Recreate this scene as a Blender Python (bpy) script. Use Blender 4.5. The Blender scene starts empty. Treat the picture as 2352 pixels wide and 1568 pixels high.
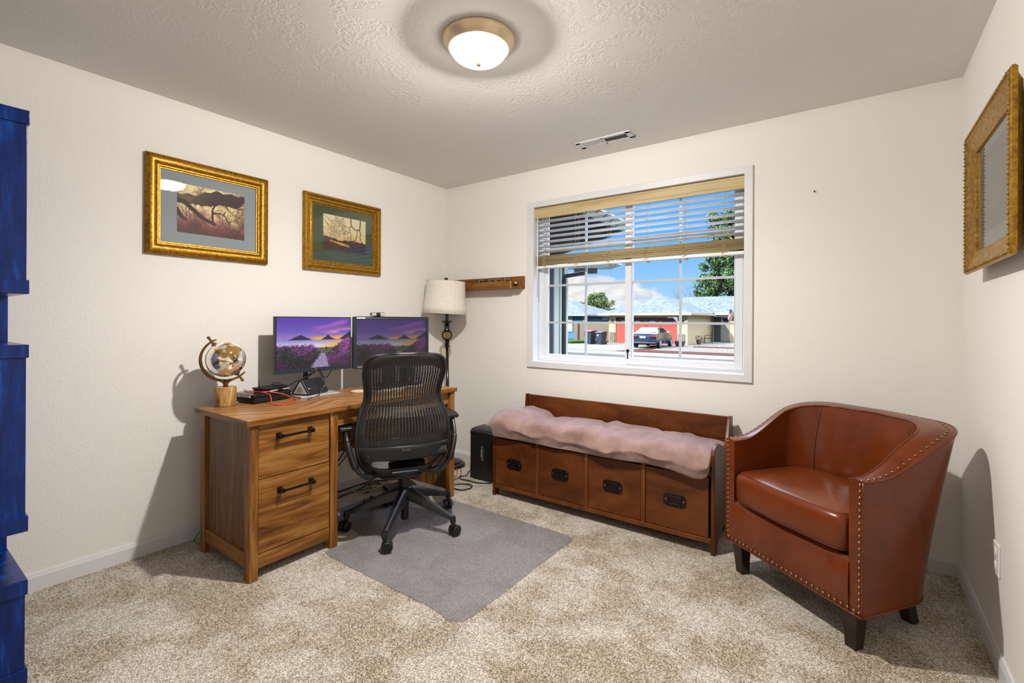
import bpy, bmesh, math, random
import numpy as np
from mathutils import Matrix, Vector
random.seed(7); RNG = np.random.default_rng(7)
sc = bpy.context.scene
COL = sc.collection
PI = math.pi
rad = math.radians
# ------------------------------------------------------------------ helpers
WM = {}                                   # world matrix of every object built here

def tag(o, label=None, cat=None, group=None, kind=None):
    if label: o['label'] = label
    if cat: o['category'] = cat
    if group: o['group'] = group
    if kind: o['kind'] = kind
    return o

def thing(name, label, cat, loc=(0, 0, 0), rz=0.0, group=None, kind=None):
    o = bpy.data.objects.new(name, None); COL.objects.link(o)
    o.empty_display_size = .05
    o.location = loc; o.rotation_euler = (0, 0, rz)
    WM[o.name] = Matrix.Translation(Vector(loc)) @ Matrix.Rotation(rz, 4, 'Z')
    return tag(o, label, cat, group, kind)

class MB:
    def __init__(s): s.v = []; s.f = []; s.mi = []; s.col = None; s.m = 0
    def add(s, vs, fs):
        b = len(s.v); s.v.extend(tuple(p) for p in vs)
        s.f.extend(tuple(b + i for i in f) for f in fs); s.mi.extend([s.m] * len(fs)); return s
    def box(s, x0, x1, y0, y1, z0, z1, M=None):
        vs = [Vector((x, y, z)) for z in (z0, z1) for y in (y0, y1) for x in (x0, x1)]
        if M is not None: vs = [M @ p for p in vs]
        return s.add(vs, [(0, 2, 3, 1), (4, 5, 7, 6), (0, 1, 5, 4), (2, 6, 7, 3), (0, 4, 6, 2), (1, 3, 7, 5)])
    def prism(s, poly, axis, a0, a1):
        """poly: 2D points in the plane across axis; extruded from a0 to a1"""
        def P(p, a):
            return {'x': (a, p[0], p[1]), 'y': (p[0], a, p[1]), 'z': (p[0], p[1], a)}[axis]
        n = len(poly); vs = [P(p, a0) for p in poly] + [P(p, a1) for p in poly]
        fs = [tuple(range(n)), tuple(range(2 * n - 1, n - 1, -1))]
        fs += [(i, i + n, (i + 1) % n + n, (i + 1) % n) for i in range(n)]
        return s.add(vs, fs)
    def lathe(s, prof, c=(0, 0, 0), n=32, M=None):
        """prof: list of (r, z); revolved about z through c"""
        vs = []; fs = []; k = len(prof)
        for i in range(n):
            a = 2 * PI * i / n
            for r, z in prof: vs.append(Vector((c[0] + r * math.cos(a), c[1] + r * math.sin(a), c[2] + z)))
        for i in range(n):
            j = (i + 1) % n
            for q in range(k - 1): fs.append((i * k + q, j * k + q, j * k + q + 1, i * k + q + 1))
        if prof[0][0] > 1e-6: fs.append(tuple(i * k for i in range(n))[::-1])
        if prof[-1][0] > 1e-6: fs.append(tuple(i * k + k - 1 for i in range(n)))
        if M is not None: vs = [M @ p for p in vs]
        return s.add(vs, fs)
    def cyl(s, p0, p1, r0, r1=None, n=16):
        r1 = r0 if r1 is None else r1
        p0, p1 = Vector(p0), Vector(p1); d = p1 - p0
        M = Matrix.Translation(p0) @ d.to_track_quat('Z', 'Y').to_matrix().to_4x4()
        return s.lathe([(r0, 0), (r1, d.length)], n=n, M=M)
    def tube(s, pts, r, n=8, closed=False, flat=1.0, up=None):
        """round (or flattened) tube along a path; r a number or one per point"""
        P = [Vector(p) for p in pts]; N = len(P); rs = r if hasattr(r, '__len__') else [r] * N
        T = []
        for i in range(N):
            a = P[(i - 1) % N] if (closed or i > 0) else P[i]; b = P[(i + 1) % N] if (closed or i < N - 1) else P[i]
            T.append((b - a).normalized())
        ref = Vector(up) if up else (Vector((0, 0, 1)) if abs(T[0].z) < .9 else Vector((1, 0, 0)))
        vs = []; nrm = (ref - ref.dot(T[0]) * T[0]).normalized()
        for i in range(N):
            if up: nrm = Vector(up)
            nrm = (nrm - nrm.dot(T[i]) * T[i])
            nrm = nrm.normalized() if nrm.length > 1e-6 else T[i].orthogonal().normalized()
            bi = T[i].cross(nrm)
            for k in range(n):
                a = 2 * PI * k / n
                vs.append(P[i] + nrm * (rs[i] * flat * math.cos(a)) + bi * (rs[i] * math.sin(a)))
        fs = []
        for i in range(N if closed else N - 1):
            j = (i + 1) % N
            for k in range(n): fs.append((i * n + k, j * n + k, j * n + (k + 1) % n, i * n + (k + 1) % n))
        if not closed:
            fs.append(tuple(range(n))); fs.append(tuple(range(N * n - 1, (N - 1) * n - 1, -1)))
        return s.add(vs, fs)
    def ball(s, c, r, n=16, sz=1.0):
        pr = [(r * math.sin(PI * i / n), -r * sz * math.cos(PI * i / n)) for i in range(n + 1)]
        pr[0] = (0, pr[0][1]); pr[-1] = (0, pr[-1][1])
        return s.lathe(pr, c, n * 2)
    def grid(s, rows, close_u=False):
        """rows: list of equal-length point rows"""
        R = len(rows); C = len(rows[0]); vs = [p for r in rows for p in r]; fs = []
        for i in range(R - 1):
            for j in range(C if close_u else C - 1):
                k = (j + 1) % C
                fs.append((i * C + j, i * C + k, (i + 1) * C + k, (i + 1) * C + j))
        return s.add(vs, fs)
    def build(s, name, mats, parent=None, local=False, smooth=False, bevel=0, seg=2, sub=0, solid=0, loc=None, merge=False):
        me = bpy.data.meshes.new(name)
        vs = s.v
        pm = WM[parent.name] if parent is not None else None
        if pm is not None and not local:
            inv = pm.inverted(); vs = [inv @ Vector(p) for p in vs]
        elif parent is None:
            if loc is None:
                A = np.array([tuple(p) for p in vs]); loc = ((A[:, 0].min() + A[:, 0].max()) / 2, (A[:, 1].min() + A[:, 1].max()) / 2, A[:, 2].min())
            vs = [Vector(p) - Vector(loc) for p in vs]
        me.from_pydata([tuple(p) for p in vs], [], s.f)
        mats = mats if isinstance(mats, (list, tuple)) else [mats]
        for m in mats: me.materials.append(m)
        if len(mats) > 1: me.polygons.foreach_set('material_index', s.mi)
        bm = bmesh.new(); bm.from_mesh(me)
        bmesh.ops.remove_doubles(bm, verts=bm.verts, dist=1e-5)
        bmesh.ops.recalc_face_normals(bm, faces=bm.faces)
        bm.to_mesh(me); bm.free()
        if smooth: me.shade_smooth()
        o = bpy.data.objects.new(name, me); COL.objects.link(o)
        if parent is not None:
            o.parent = parent; WM[o.name] = pm.copy()
        else:
            o.location = loc; WM[o.name] = Matrix.Translation(Vector(loc))
        if solid:
            md = o.modifiers.new('Solid', 'SOLIDIFY'); md.thickness = solid; md.offset = 0
        if bevel:
            md = o.modifiers.new('Bevel', 'BEVEL'); md.width = bevel; md.segments = seg; md.limit_method = 'ANGLE'; md.angle_limit = rad(35)
            if not smooth: me.shade_smooth(); md.harden_normals = True
        if sub:
            md = o.modifiers.new('Sub', 'SUBSURF'); md.levels = sub; md.render_levels = sub
        if smooth == 'auto':
            me.set_sharp_from_angle(angle=rad(38))
        return o

def copy_tree(o, parent=None):
    c = o.copy(); COL.objects.link(c)
    if parent is not None: c.parent = parent
    WM[c.name] = WM[o.name].copy()
    for ch in [k for k in o.children if k is not c]: copy_tree(ch, c)
    return c

# ------------------------------------------------------------------ materials
def new_mat(name):
    m = bpy.data.materials.new(name); m.use_nodes = True
    nt = m.node_tree; b = nt.nodes['Principled BSDF']
    return m, nt, b

def N(nt, typ, **kw):
    n = nt.nodes.new(typ)
    for k, v in kw.items():
        if k in n.inputs: n.inputs[k].default_value = v
        else: setattr(n, k, v)
    return n

def coords(nt, scale=(1, 1, 1), rot=(0, 0, 0), kind='Object'):
    tc = N(nt, 'ShaderNodeTexCoord'); mp = N(nt, 'ShaderNodeMapping')
    mp.inputs['Scale'].default_value = scale; mp.inputs['Rotation'].default_value = rot
    nt.links.new(tc.outputs[kind], mp.inputs['Vector']); return mp.outputs['Vector']

def ramp(nt, fac, stops):
    r = N(nt, 'ShaderNodeValToRGB'); e = r.color_ramp.elements
    while len(e) < len(stops): e.new(.5)
    for el, (p, c) in zip(e, stops): el.position = p; el.color = (*c, 1)
    nt.links.new(fac, r.inputs['Fac']); return r.outputs['Color']

def noise(nt, vec, scale, detail=3, rough=.55, dist=0):
    n = N(nt, 'ShaderNodeTexNoise'); n.inputs['Scale'].default_value = scale; n.inputs['Detail'].default_value = detail
    n.inputs['Roughness'].default_value = rough; n.inputs['Distortion'].default_value = dist
    if vec is not None: nt.links.new(vec, n.inputs['Vector'])
    return n.outputs['Fac']

def bump(nt, b, h, strength, dist=.002):
    n = N(nt, 'ShaderNodeBump'); n.inputs['Strength'].default_value = strength; n.inputs['Distance'].default_value = dist
    nt.links.new(h, n.inputs['Height']); nt.links.new(n.outputs['Normal'], b.inputs['Normal'])

def math_n(nt, op, a, bv):
    n = N(nt, 'ShaderNodeMath', operation=op)
    for i, x in enumerate((a, bv)):
        if hasattr(x, 'is_linked') or hasattr(x, 'links'): nt.links.new(x, n.inputs[i])
        else: n.inputs[i].default_value = x
    return n.outputs[0]

def mixc(nt, fac, a, bc, mode='MIX'):
    n = N(nt, 'ShaderNodeMix', data_type='RGBA', blend_type=mode)
    for k, x in ((0, fac), (6, a), (7, bc)):
        if hasattr(x, 'links'): nt.links.new(x, n.inputs[k])
        elif k == 0: n.inputs[0].default_value = x
        else: n.inputs[k].default_value = (*x, 1)
    return n.outputs[2]

def plain(name, col, rough=.5, metal=0.0, spec=.5, var=0, vscale=8, bmp=0, bscale=60, coat=0):
    m, nt, b = new_mat(name)
    b.inputs['Base Color'].default_value = (*col, 1); b.inputs['Roughness'].default_value = rough
    b.inputs['Metallic'].default_value = metal; b.inputs['Specular IOR Level'].default_value = spec
    b.inputs['Coat Weight'].default_value = coat
    if var or bmp:
        v = coords(nt)
        if var:
            f = noise(nt, v, vscale, 4)
            lo = tuple(max(0, c * (1 - var)) for c in col); hi = tuple(min(1, c * (1 + var)) for c in col)
            nt.links.new(ramp(nt, f, [(.3, lo), (.7, hi)]), b.inputs['Base Color'])
        if bmp: bump(nt, b, noise(nt, v, bscale, 3), bmp)
    return m

def emis(name, col, strength):
    m, nt, b = new_mat(name)
    b.inputs['Base Color'].default_value = (*col, 1)
    b.inputs['Emission Color'].default_value = (*col, 1); b.inputs['Emission Strength'].default_value = strength
    return m

def wood(name, dark, mid, light, axis='x', scale=1.0, rough=.4, stretch=14, contrast=(.3, .5, .72), flecks=0):
    m, nt, b = new_mat(name)
    s = {'x': (1, stretch, stretch), 'y': (stretch, 1, stretch), 'z': (stretch, stretch, 1)}[axis]
    v = coords(nt, tuple(k * scale for k in s))
    f = noise(nt, v, 1.3, 6, .62, .9)
    c = ramp(nt, f, [(contrast[0], dark), (contrast[1], mid), (contrast[2], light)])
    v2 = coords(nt, tuple(k * scale * 2.2 for k in s))
    f2 = noise(nt, v2, 3.0, 4, .7, .3)
    c2 = mixc(nt, .45, c, ramp(nt, f2, [(.35, dark), (.6, light)]), 'MULTIPLY')
    c2 = mixc(nt, .55, c2, c)
    if flecks:
        fl = noise(nt, coords(nt, (1, 1, 1)), 130, 1, .4)
        c2 = mixc(nt, ramp(nt, fl, [(.745, (0, 0, 0)), (.78, (flecks,) * 3)]), c2, (.5, .36, .24))
    nt.links.new(c2, b.inputs['Base Color']); b.inputs['Roughness'].default_value = rough; b.inputs['Specular IOR Level'].default_value = .28
    bump(nt, b, f2, .08, .001)
    return m

def glass_mat(name, tint=(1, 1, 1), gloss=1.0, ior=1.45):
    """thin pane: clear with a Fresnel mirror"""
    m, nt, b = new_mat(name); nt.nodes.remove(b)
    out = nt.nodes['Material Output']
    t = N(nt, 'ShaderNodeBsdfTransparent'); t.inputs['Color'].default_value = (*tint, 1)
    g = N(nt, 'ShaderNodeBsdfGlossy'); g.inputs['Roughness'].default_value = .0
    f = N(nt, 'ShaderNodeFresnel'); f.inputs['IOR'].default_value = ior
    mm = math_n(nt, 'MULTIPLY', f.outputs[0], gloss)
    x = N(nt, 'ShaderNodeMixShader'); nt.links.new(mm, x.inputs[0]); nt.links.new(t.outputs[0], x.inputs[1]); nt.links.new(g.outputs[0], x.inputs[2])
    nt.links.new(x.outputs[0], out.inputs['Surface']); return m

def paint_mat(name, emit=0.0, rough=.5):
    m, nt, b = new_mat(name)
    a = N(nt, 'ShaderNodeVertexColor'); a.layer_name = 'Col'
    if emit:
        b.inputs['Base Color'].default_value = (.01, .01, .01, 1)
        nt.links.new(a.outputs['Color'], b.inputs['Emission Color']); b.inputs['Emission Strength'].default_value = emit
    else: nt.links.new(a.outputs['Color'], b.inputs['Base Color'])
    b.inputs['Roughness'].default_value = rough
    return m

def picture(name, img, p00, p10, p01, mat, parent):
    """flat picture: img (H,W,3) in sRGB, row 0 at the top; corners bottom-left, bottom-right, top-left"""
    H, W, _ = img.shape
    p00, p10, p01 = Vector(p00), Vector(p10), Vector(p01)
    lin = np.where(img <= .04045, img / 12.92, ((img + .055) / 1.055) ** 2.4)
    inv = WM[parent.name].inverted()
    vs = []; fs = []
    for j in range(H + 1):
        for i in range(W + 1):
            vs.append(tuple(inv @ (p00 + (p10 - p00) * (i / W) + (p01 - p00) * (1 - j / H))))
    for j in range(H):
        for i in range(W):
            a = j * (W + 1) + i; fs.append((a, a + W + 1, a + W + 2, a + 1))
    me = bpy.data.meshes.new(name); me.from_pydata(vs, [], fs)
    at = me.color_attributes.new('Col', 'FLOAT_COLOR', 'CORNER')
    c = np.ones((H * W, 4, 4), np.float32); c[:, :, :3] = lin.reshape(-1, 1, 3)
    at.data.foreach_set('color', c.ravel())
    me.materials.append(mat)
    o = bpy.data.objects.new(name, me); COL.objects.link(o); o.parent = parent; WM[o.name] = WM[parent.name].copy()
    return o

def text_mesh(name, body, size, M, mat, parent, extrude=.0006):
    cu = bpy.data.curves.new(name + '_c', 'FONT'); cu.body = body; cu.size = size; cu.extrude = extrude
    cu.align_x = 'CENTER'; cu.align_y = 'CENTER'
    tmp = bpy.data.objects.new(name + '_t', cu); COL.objects.link(tmp)
    dg = bpy.context.evaluated_depsgraph_get(); me = bpy.data.meshes.new_from_object(tmp.evaluated_get(dg))
    bpy.data.objects.remove(tmp); bpy.data.curves.remove(cu)
    me.name = name; me.transform(WM[parent.name].inverted() @ M); me.materials.clear(); me.materials.append(mat)
    o = bpy.data.objects.new(name, me); COL.objects.link(o); o.parent = parent; WM[o.name] = WM[parent.name].copy()
    return o

def smooth(a, b, x):
    t = min(1, max(0, (x - a) / (b - a))); return t * t * (3 - 2 * t)

def interp(tab, x):
    for (a, fa), (b, fb) in zip(tab, tab[1:]):
        if x <= b: return fa + (fb - fa) * max(0, min(1, (x - a) / (b - a)))
    return tab[-1][1]

def bez(pts, n=8):
    """Catmull-Rom through the points"""
    P = [Vector(p) for p in pts]; out = []
    for i in range(len(P) - 1):
        a = P[max(0, i - 1)]; b = P[i]; c = P[i + 1]; d = P[min(len(P) - 1, i + 2)]
        for k in range(n):
            t = k / n
            out.append(.5 * ((2 * b) + (c - a) * t + (2 * a - 5 * b + 4 * c - d) * t * t + (3 * b - a - 3 * c + d) * t ** 3))
    out.append(P[-1]); return out
# ------------------------------------------------------------------ the materials of this room
def wall_mat(name, c1, c2, sc_, st, dist, ragged=0):
    m, nt, b = new_mat(name); v = coords(nt)
    nt.links.new(ramp(nt, noise(nt, v, 1.2, 3), [(.3, c1), (.7, c2)]), b.inputs['Base Color'])
    b.inputs['Roughness'].default_value = .75; b.inputs['Specular IOR Level'].default_value = .25
    f = noise(nt, v, sc_, 4, .6, .6)
    h = ramp(nt, f, [(.42, (0, 0, 0)), (.6, (1, 1, 1))])
    if ragged:
        f3 = noise(nt, v, 7, 3, .5, .4)
        h = mixc(nt, ramp(nt, f3, [(.4, (0, 0, 0)), (.62, (1, 1, 1))]), (.4, .4, .4), h)
    bump(nt, b, h, st, dist); return m
M_wall = wall_mat('wall_paint', (.80, .777, .734), (.82, .797, .756), 85, .30, .0018)
M_ceil = wall_mat('ceiling_paint', (.74, .725, .695), (.76, .745, .715), 48, .4, .003, 1)
M_trim = plain('white_trim_paint', (.69, .70, .71), .4, var=.02)
M_vinyl = plain('white_vinyl', (.68, .70, .74), .35)
M_grille = plain('grey_white_grille', (.52, .54, .58), .4)

def carpet_mat():
    m, nt, b = new_mat('beige_carpet'); v = coords(nt)
    vo = N(nt, 'ShaderNodeTexVoronoi', Scale=290.0); nt.links.new(v, vo.inputs['Vector']); sv = N(nt, 'ShaderNodeSeparateColor'); nt.links.new(vo.outputs['Color'], sv.inputs[0])
    fine = math_n(nt, 'ADD', math_n(nt, 'MULTIPLY', sv.outputs[0], .76), math_n(nt, 'MULTIPLY', noise(nt, v, 110, 3, .7), .24))
    mid = noise(nt, v, 14, 4, .65, .4)
    big = noise(nt, v, 3.4, 6, .68, .2)
    c = ramp(nt, fine, [(.20, (.118, .094, .066)), (.48, (.365, .315, .245)), (.76, (.80, .745, .66))])
    c = mixc(nt, ramp(nt, mid, [(.35, (.0,) * 3), (.68, (.12,) * 3)]), c, (.66, .585, .49))
    f = ramp(nt, big, [(.44, (0, 0, 0)), (.57, (1, 1, 1))])
    c = mixc(nt, f, mixc(nt, .80, c, (.74, .68, .56), 'MULTIPLY'), mixc(nt, .16, c, (.80, .74, .66)))
    nt.links.new(c, b.inputs['Base Color'])
    b.inputs['Roughness'].default_value = .95; b.inputs['Specular IOR Level'].default_value = .1
    b.inputs['Sheen Weight'].default_value = .25
    h = math_n(nt, 'ADD', fine, math_n(nt, 'MULTIPLY', mid, .8))
    bump(nt, b, h, .8, .005); return m
M_carpet = carpet_mat()

OAK = ((.040, .013, .003), (.245, .098, .018), (.47, .25, .072))
M_oak_y = wood('rustic_oak_along_desk', *OAK, 'y', 1.7, .38, 11, (.28, .47, .74))
M_oak_z = wood('rustic_oak_upright', *OAK, 'z', 1.7, .4, 11, (.28, .47, .74))
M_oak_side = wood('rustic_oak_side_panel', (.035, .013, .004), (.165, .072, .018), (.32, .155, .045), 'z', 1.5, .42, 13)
M_oak_x = wood('rustic_oak_across_desk', *OAK, 'x', 1.7, .4, 11, (.28, .47, .74))

def chevron_mat():
    m, nt, b = new_mat('chevron_oak_top')
    tc = N(nt, 'ShaderNodeTexCoord'); sp = N(nt, 'ShaderNodeSeparateXYZ'); nt.links.new(tc.outputs['Object'], sp.inputs[0])
    # boards run at an angle that flips every quarter metre along the desk
    pp = math_n(nt, 'PINGPONG', math_n(nt, 'ADD', sp.outputs[1], 10.02), .30)
    u = math_n(nt, 'ADD', sp.outputs[0], math_n(nt, 'MULTIPLY', pp, .62))       # across the board
    w = math_n(nt, 'SUBTRACT', pp, math_n(nt, 'MULTIPLY', sp.outputs[0], .62))    # along the board
    cb = N(nt, 'ShaderNodeCombineXYZ'); nt.links.new(math_n(nt, 'MULTIPLY', u, 26.0), cb.inputs[0]); nt.links.new(w, cb.inputs[1])
    f = noise(nt, cb.outputs[0], 1.5, 8, .68, .22)
    c = ramp(nt, f, [(.3, (.10, .036, .010)), (.48, (.32, .145, .040)), (.68, (.58, .33, .13))])
    bd = math_n(nt, 'FLOOR', math_n(nt, 'MULTIPLY', u, 11.0), 0)
    wn = N(nt, 'ShaderNodeTexWhiteNoise', noise_dimensions='1D'); nt.links.new(bd, wn.inputs['W'])
    c = mixc(nt, .5, c, ramp(nt, wn.outputs['Value'], [(0, (.55, .5, .45)), (1, (1, 1, 1))]), 'MULTIPLY')
    nt.links.new(c, b.inputs['Base Color']); b.inputs['Roughness'].default_value = .32
    bump(nt, b, f, .05, .001); return m
M_chev = chevron_mat()

CH = ((.026, .0070, .0018), (.118, .0315, .0052), (.235, .074, .0125))
M_cherry_x = wood('dark_cherry_lengthwise', *CH, 'x', 1.6, .36, 3, (.25, .5, .8), .5)
M_cherry_z = wood('dark_cherry_upright', *CH, 'z', .8, .34, 8, (.25, .5, .8), .3)
M_cherry_edge = wood('cherry_edge', (.08, .02, .004), (.17, .05, .010), (.25, .083, .018), 'z', .8, .36, 8, (.25, .5, .8))
M_walnut = wood('warm_brown_shelf_wood', (.10, .035, .006), (.24, .10, .016), (.36, .165, .03), 'x', 1.2, .3, 10)
M_endgrain = plain('pale_end_grain', (.42, .24, .13), .5, var=.15, vscale=40)
M_mango = wood('mango_wood', (.06, .026, .008), (.30, .155, .042), (.60, .38, .14), 'z', 4.5, .4, 7, (.36, .46, .62))

def leather():
    m, nt, b = new_mat('cognac_leather'); v = coords(nt)
    c = ramp(nt, noise(nt, v, 5, 5, .6, .5), [(.3, (.105, .0205, .0045)), (.7, (.170, .0355, .0075))])
    nt.links.new(c, b.inputs['Base Color'])
    b.inputs['Roughness'].default_value = .24; b.inputs['Specular IOR Level'].default_value = .36
    h = math_n(nt, 'ADD', noise(nt, v, 320, 2), math_n(nt, 'MULTIPLY', noise(nt, v, 26, 3), 2.2))
    bump(nt, b, h, .10, .003); return m
M_leather = leather()
M_seam = plain('dark_leather_seam', (.085, .018, .005), .5)
M_nail = plain('antique_brass_nail', (.32, .24, .15), .3, 1.0)
M_espresso = plain('espresso_wood_leg', (.018, .008, .005), .25, var=.3, vscale=30)

def blanket():
    m, nt, b = new_mat('mauve_taupe_fleece'); v = coords(nt)
    c = ramp(nt, noise(nt, v, 9, 5, .6, .4), [(.3, (.225, .138, .112)), (.7, (.36, .245, .210))])
    nt.links.new(c, b.inputs['Base Color']); b.inputs['Roughness'].default_value = .95
    b.inputs['Specular IOR Level'].default_value = .05
    b.inputs['Sheen Weight'].default_value = .8; b.inputs['Sheen Roughness'].default_value = .4
    b.inputs['Sheen Tint'].default_value = (.80, .72, 1, 1)  # lavender tint stands in for blue window daylight on the fleece
    bump(nt, b, math_n(nt, 'ADD', noise(nt, v, 200, 2, .7), math_n(nt, 'MULTIPLY', noise(nt, v, 13, 4, .6, .6), 3.5)), .5, .006); return m
M_blanket = blanket()

def gold():
    m, nt, b = new_mat('aged_gold_leaf'); v = coords(nt)
    c = ramp(nt, noise(nt, v, 70, 6, .7, .4), [(.3, (.14, .060, .008)), (.5, (.36, .185, .017)), (.72, (.56, .32, .042))])
    nt.links.new(c, b.inputs['Base Color']); b.inputs['Metallic'].default_value = .74; b.inputs['Roughness'].default_value = .40
    bump(nt, b, noise(nt, v, 120, 3), .15, .001); return m
M_gold = gold()
M_gold_dark = plain('dark_gold_ornament', (.26, .145, .026), .45, .7, var=.4, vscale=60)
M_mat_blue = plain('grey_blue_mat_board', (.30, .35, .375), .85)
M_mat_green = plain('olive_green_mat_board', (.050, .070, .018), .85)
M_mat_white = plain('pale_grey_mat_board', (.62, .65, .58), .85)
M_picglass = glass_mat('picture_glass', gloss=.85, ior=1.45)
M_pane = glass_mat('window_glass', (.97, .985, .98), .05, 1.3)
M_paint = paint_mat('printed_picture', 0, .6)

def blue_paint():
    m, nt, b = new_mat('glossy_cobalt_paint'); v = coords(nt, (8, 8, 1))
    f = noise(nt, v, 4, 5, .65, .4)
    c = ramp(nt, f, [(.3, (.0006, .008, .070)), (.55, (.0010, .020, .150)), (.78, (.002, .085, .42))])
    nt.links.new(c, b.inputs['Base Color']); b.inputs['Roughness'].default_value = .22; b.inputs['Specular IOR Level'].default_value = .35
    bump(nt, b, noise(nt, coords(nt, (60, 60, 5)), 4, 3), .25, .002); return m
M_blue = blue_paint()

M_black = plain('black_plastic', (.007, .007, .008), .40, bmp=.05, bscale=300)
M_black_gloss = plain('gloss_black', (.008, .008, .009), .18)
M_charcoal = plain('charcoal_plastic', (.011, .012, .0145), .34)
M_bezel = plain('dark_slate_bezel', (.016, .026, .036), .4)
M_darkmetal = plain('bronze_black_metal', (.016, .011, .010), .35, .6)
M_silver = plain('brushed_aluminium', (.55, .56, .58), .32, 1.0)
M_silver_lt = plain('satin_silver_plastic', (.50, .505, .51), .38, .2)
M_bronze = plain('antique_bronze', (.20, .115, .034), .34, .85, var=.25, vscale=30)
M_brass = plain('brushed_brass', (.78, .62, .40), .38, .75, var=.1, vscale=20)
M_white = plain('white_plastic', (.78, .77, .74), .4)
M_ceramic = plain('cream_ceramic', (.70, .62, .50), .3)
M_red = plain('red_cable', (.55, .018, .03), .45)
M_orange = plain('orange_red_cable', (.72, .06, .018), .45)
M_green = plain('green_cable', (.02, .28, .04), .45)
M_bluec = plain('bright_blue_plastic', (.02, .20, .55), .4)
M_cablew = plain('pale_cable', (.42, .38, .30), .5)
M_dark = plain('recess_shade_and_black_parts', (.004, .004, .004), .9)  # near black: painted shade in vent and seam, plain black on feet and underside
M_led = emis('green_led', (.3, .9, .12), 1.6)
M_mesh = plain('dark_elastomer_mesh', (.014, .012, .010), .34, var=.15, vscale=20)
M_linen = plain('oatmeal_linen', (.74, .69, .61), .9, var=.07, vscale=70, bmp=.3, bscale=260)
M_linen_seam = plain('linen_seam', (.60, .55, .47), .9)
M_ash = wood('pale_wood_blind', (.46, .36, .185), (.60, .49, .27), (.68, .58, .36), 'x', .9, .5, 22)
M_slat = plain('blind_slat', (.80, .79, .78), .5, var=.04, vscale=10)
M_cord = plain('tan_ladder_cord', (.46, .36, .20), .8)
M_amber = glass_mat('amber_glass', (.94, .83, .52), 1.2, 1.5)
M_clear = glass_mat('clear_votive_glass', (.985, .98, .97), 1.0, 1.25)

def globe_mat():
    m, nt, b = new_mat('mirrored_globe'); v = coords(nt)
    f = noise(nt, v, 9.0, 6, .62, .5)
    k = ramp(nt, f, [(.53, (0, 0, 0)), (.54, (1, 1, 1))])
    c = mixc(nt, k, (.96, .93, .86), mixc(nt, ramp(nt, noise(nt, v, 5, 2), [(.4, (0,) * 3), (.6, (1,) * 3)]), (.62, .38, .10), (.20, .13, .06)))
    nt.links.new(c, b.inputs['Base Color']); b.inputs['Metallic'].default_value = .82; b.inputs['Roughness'].default_value = .06; return m
M_globe = globe_mat()

def vinyl_mat():
    """smoky translucent chair mat"""
    m, nt, b = new_mat('smoky_clear_vinyl'); out = nt.nodes['Material Output']
    v = coords(nt)
    b.inputs['Base Color'].default_value = (.58, .58, .61, 1); b.inputs['Roughness'].default_value = .30
    b.inputs['Specular IOR Level'].default_value = .5
    bump(nt, b, noise(nt, v, 7, 3), .35, .01)
    t = N(nt, 'ShaderNodeBsdfTransparent'); t.inputs['Color'].default_value = (.80, .785, .79, 1)
    x = N(nt, 'ShaderNodeMixShader'); x.inputs[0].default_value = .20
    nt.links.new(t.outputs[0], x.inputs[1]); nt.links.new(b.outputs[0], x.inputs[2]); nt.links.new(x.outputs[0], out.inputs['Surface'])
    return m
M_vinylmat = vinyl_mat()
# ------------------------------------------------------------------ camera
W, H, YN = 3.4505, 2.44, -3.85
cam_d = bpy.data.cameras.new('camera'); cam = bpy.data.objects.new('camera', cam_d); COL.objects.link(cam)
cam_d.sensor_width = 36; cam_d.lens = 36 * 1089.334 / 2352; cam_d.clip_start = .05; cam_d.clip_end = 300
cam_d.shift_y = -(784 - 737.4417) / 2352
cam.matrix_world = (Matrix.Translation((3.02733, -3.16055, 1.23759)) @ Matrix.Rotation(.626056, 4, 'Z') @
                    Matrix.Rotation(PI / 2, 4, 'X') @ Matrix.Rotation(.004826, 4, 'Z'))
sc.camera = cam
# ------------------------------------------------------------------ the room
def struct(name, mb, mat, label, cat, **kw):
    o = mb.build(name, mat, **kw); return tag(o, label, cat, None, 'structure')
struct('floor', MB().box(-.1, W + .1, YN - .1, .14, -.1, 0), M_carpet, 'beige cut pile carpet with brushed lighter patches', 'carpet', loc=(0, 0, 0))
struct('ceiling', MB().box(-.1, W + .1, YN - .1, .14, H, H + .1), M_ceil, 'off-white ceiling with knockdown texture', 'ceiling', loc=(0, 0, 0))
struct('wall_left', MB().box(-.1, 0, YN - .1, .14, 0, H), M_wall, 'cream textured wall behind the desk with two framed photographs', 'wall', loc=(0, 0, 0))
struct('wall_right', MB().box(W, W + .1, YN - .1, .14, 0, H), M_wall, 'cream textured wall at the right with the gilt framed print', 'wall', loc=(0, 0, 0))
struct('wall_near', MB().box(0, W, YN - .1, YN, 0, H), M_wall, 'cream wall behind the viewer', 'wall', loc=(0, 0, 0))
WX0, WX1, WZ0, WZ1 = .950, 2.487, .918, 2.143          # window opening
wb = MB()
wb.box(0, WX0, 0, .14, 0, H); wb.box(WX1, W, 0, .14, 0, H); wb.box(WX0, WX1, 0, .14, 0, WZ0); wb.box(WX0, WX1, 0, .14, WZ1, H)
struct('wall_back', wb, M_wall, 'cream textured wall with the slider window', 'wall', loc=(0, 0, 0))
BP = [(0, 0), (.013, 0), (.013, .062), (.010, .070), (.008, .079), (0, .079)]
struct('baseboard_left', MB().prism([(x, z) for x, z in BP], 'y', YN, -.013), M_trim, 'white baseboard along the wall behind the desk', 'baseboard')
struct('baseboard_right', MB().prism([(W - x, z) for x, z in BP], 'y', YN, -.013), M_trim, 'white baseboard beside the leather armchair', 'baseboard')
struct('baseboard_back', MB().prism([(-x, z) for x, z in BP], 'x', 0, W), M_trim, 'white baseboard below the window', 'baseboard')
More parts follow.
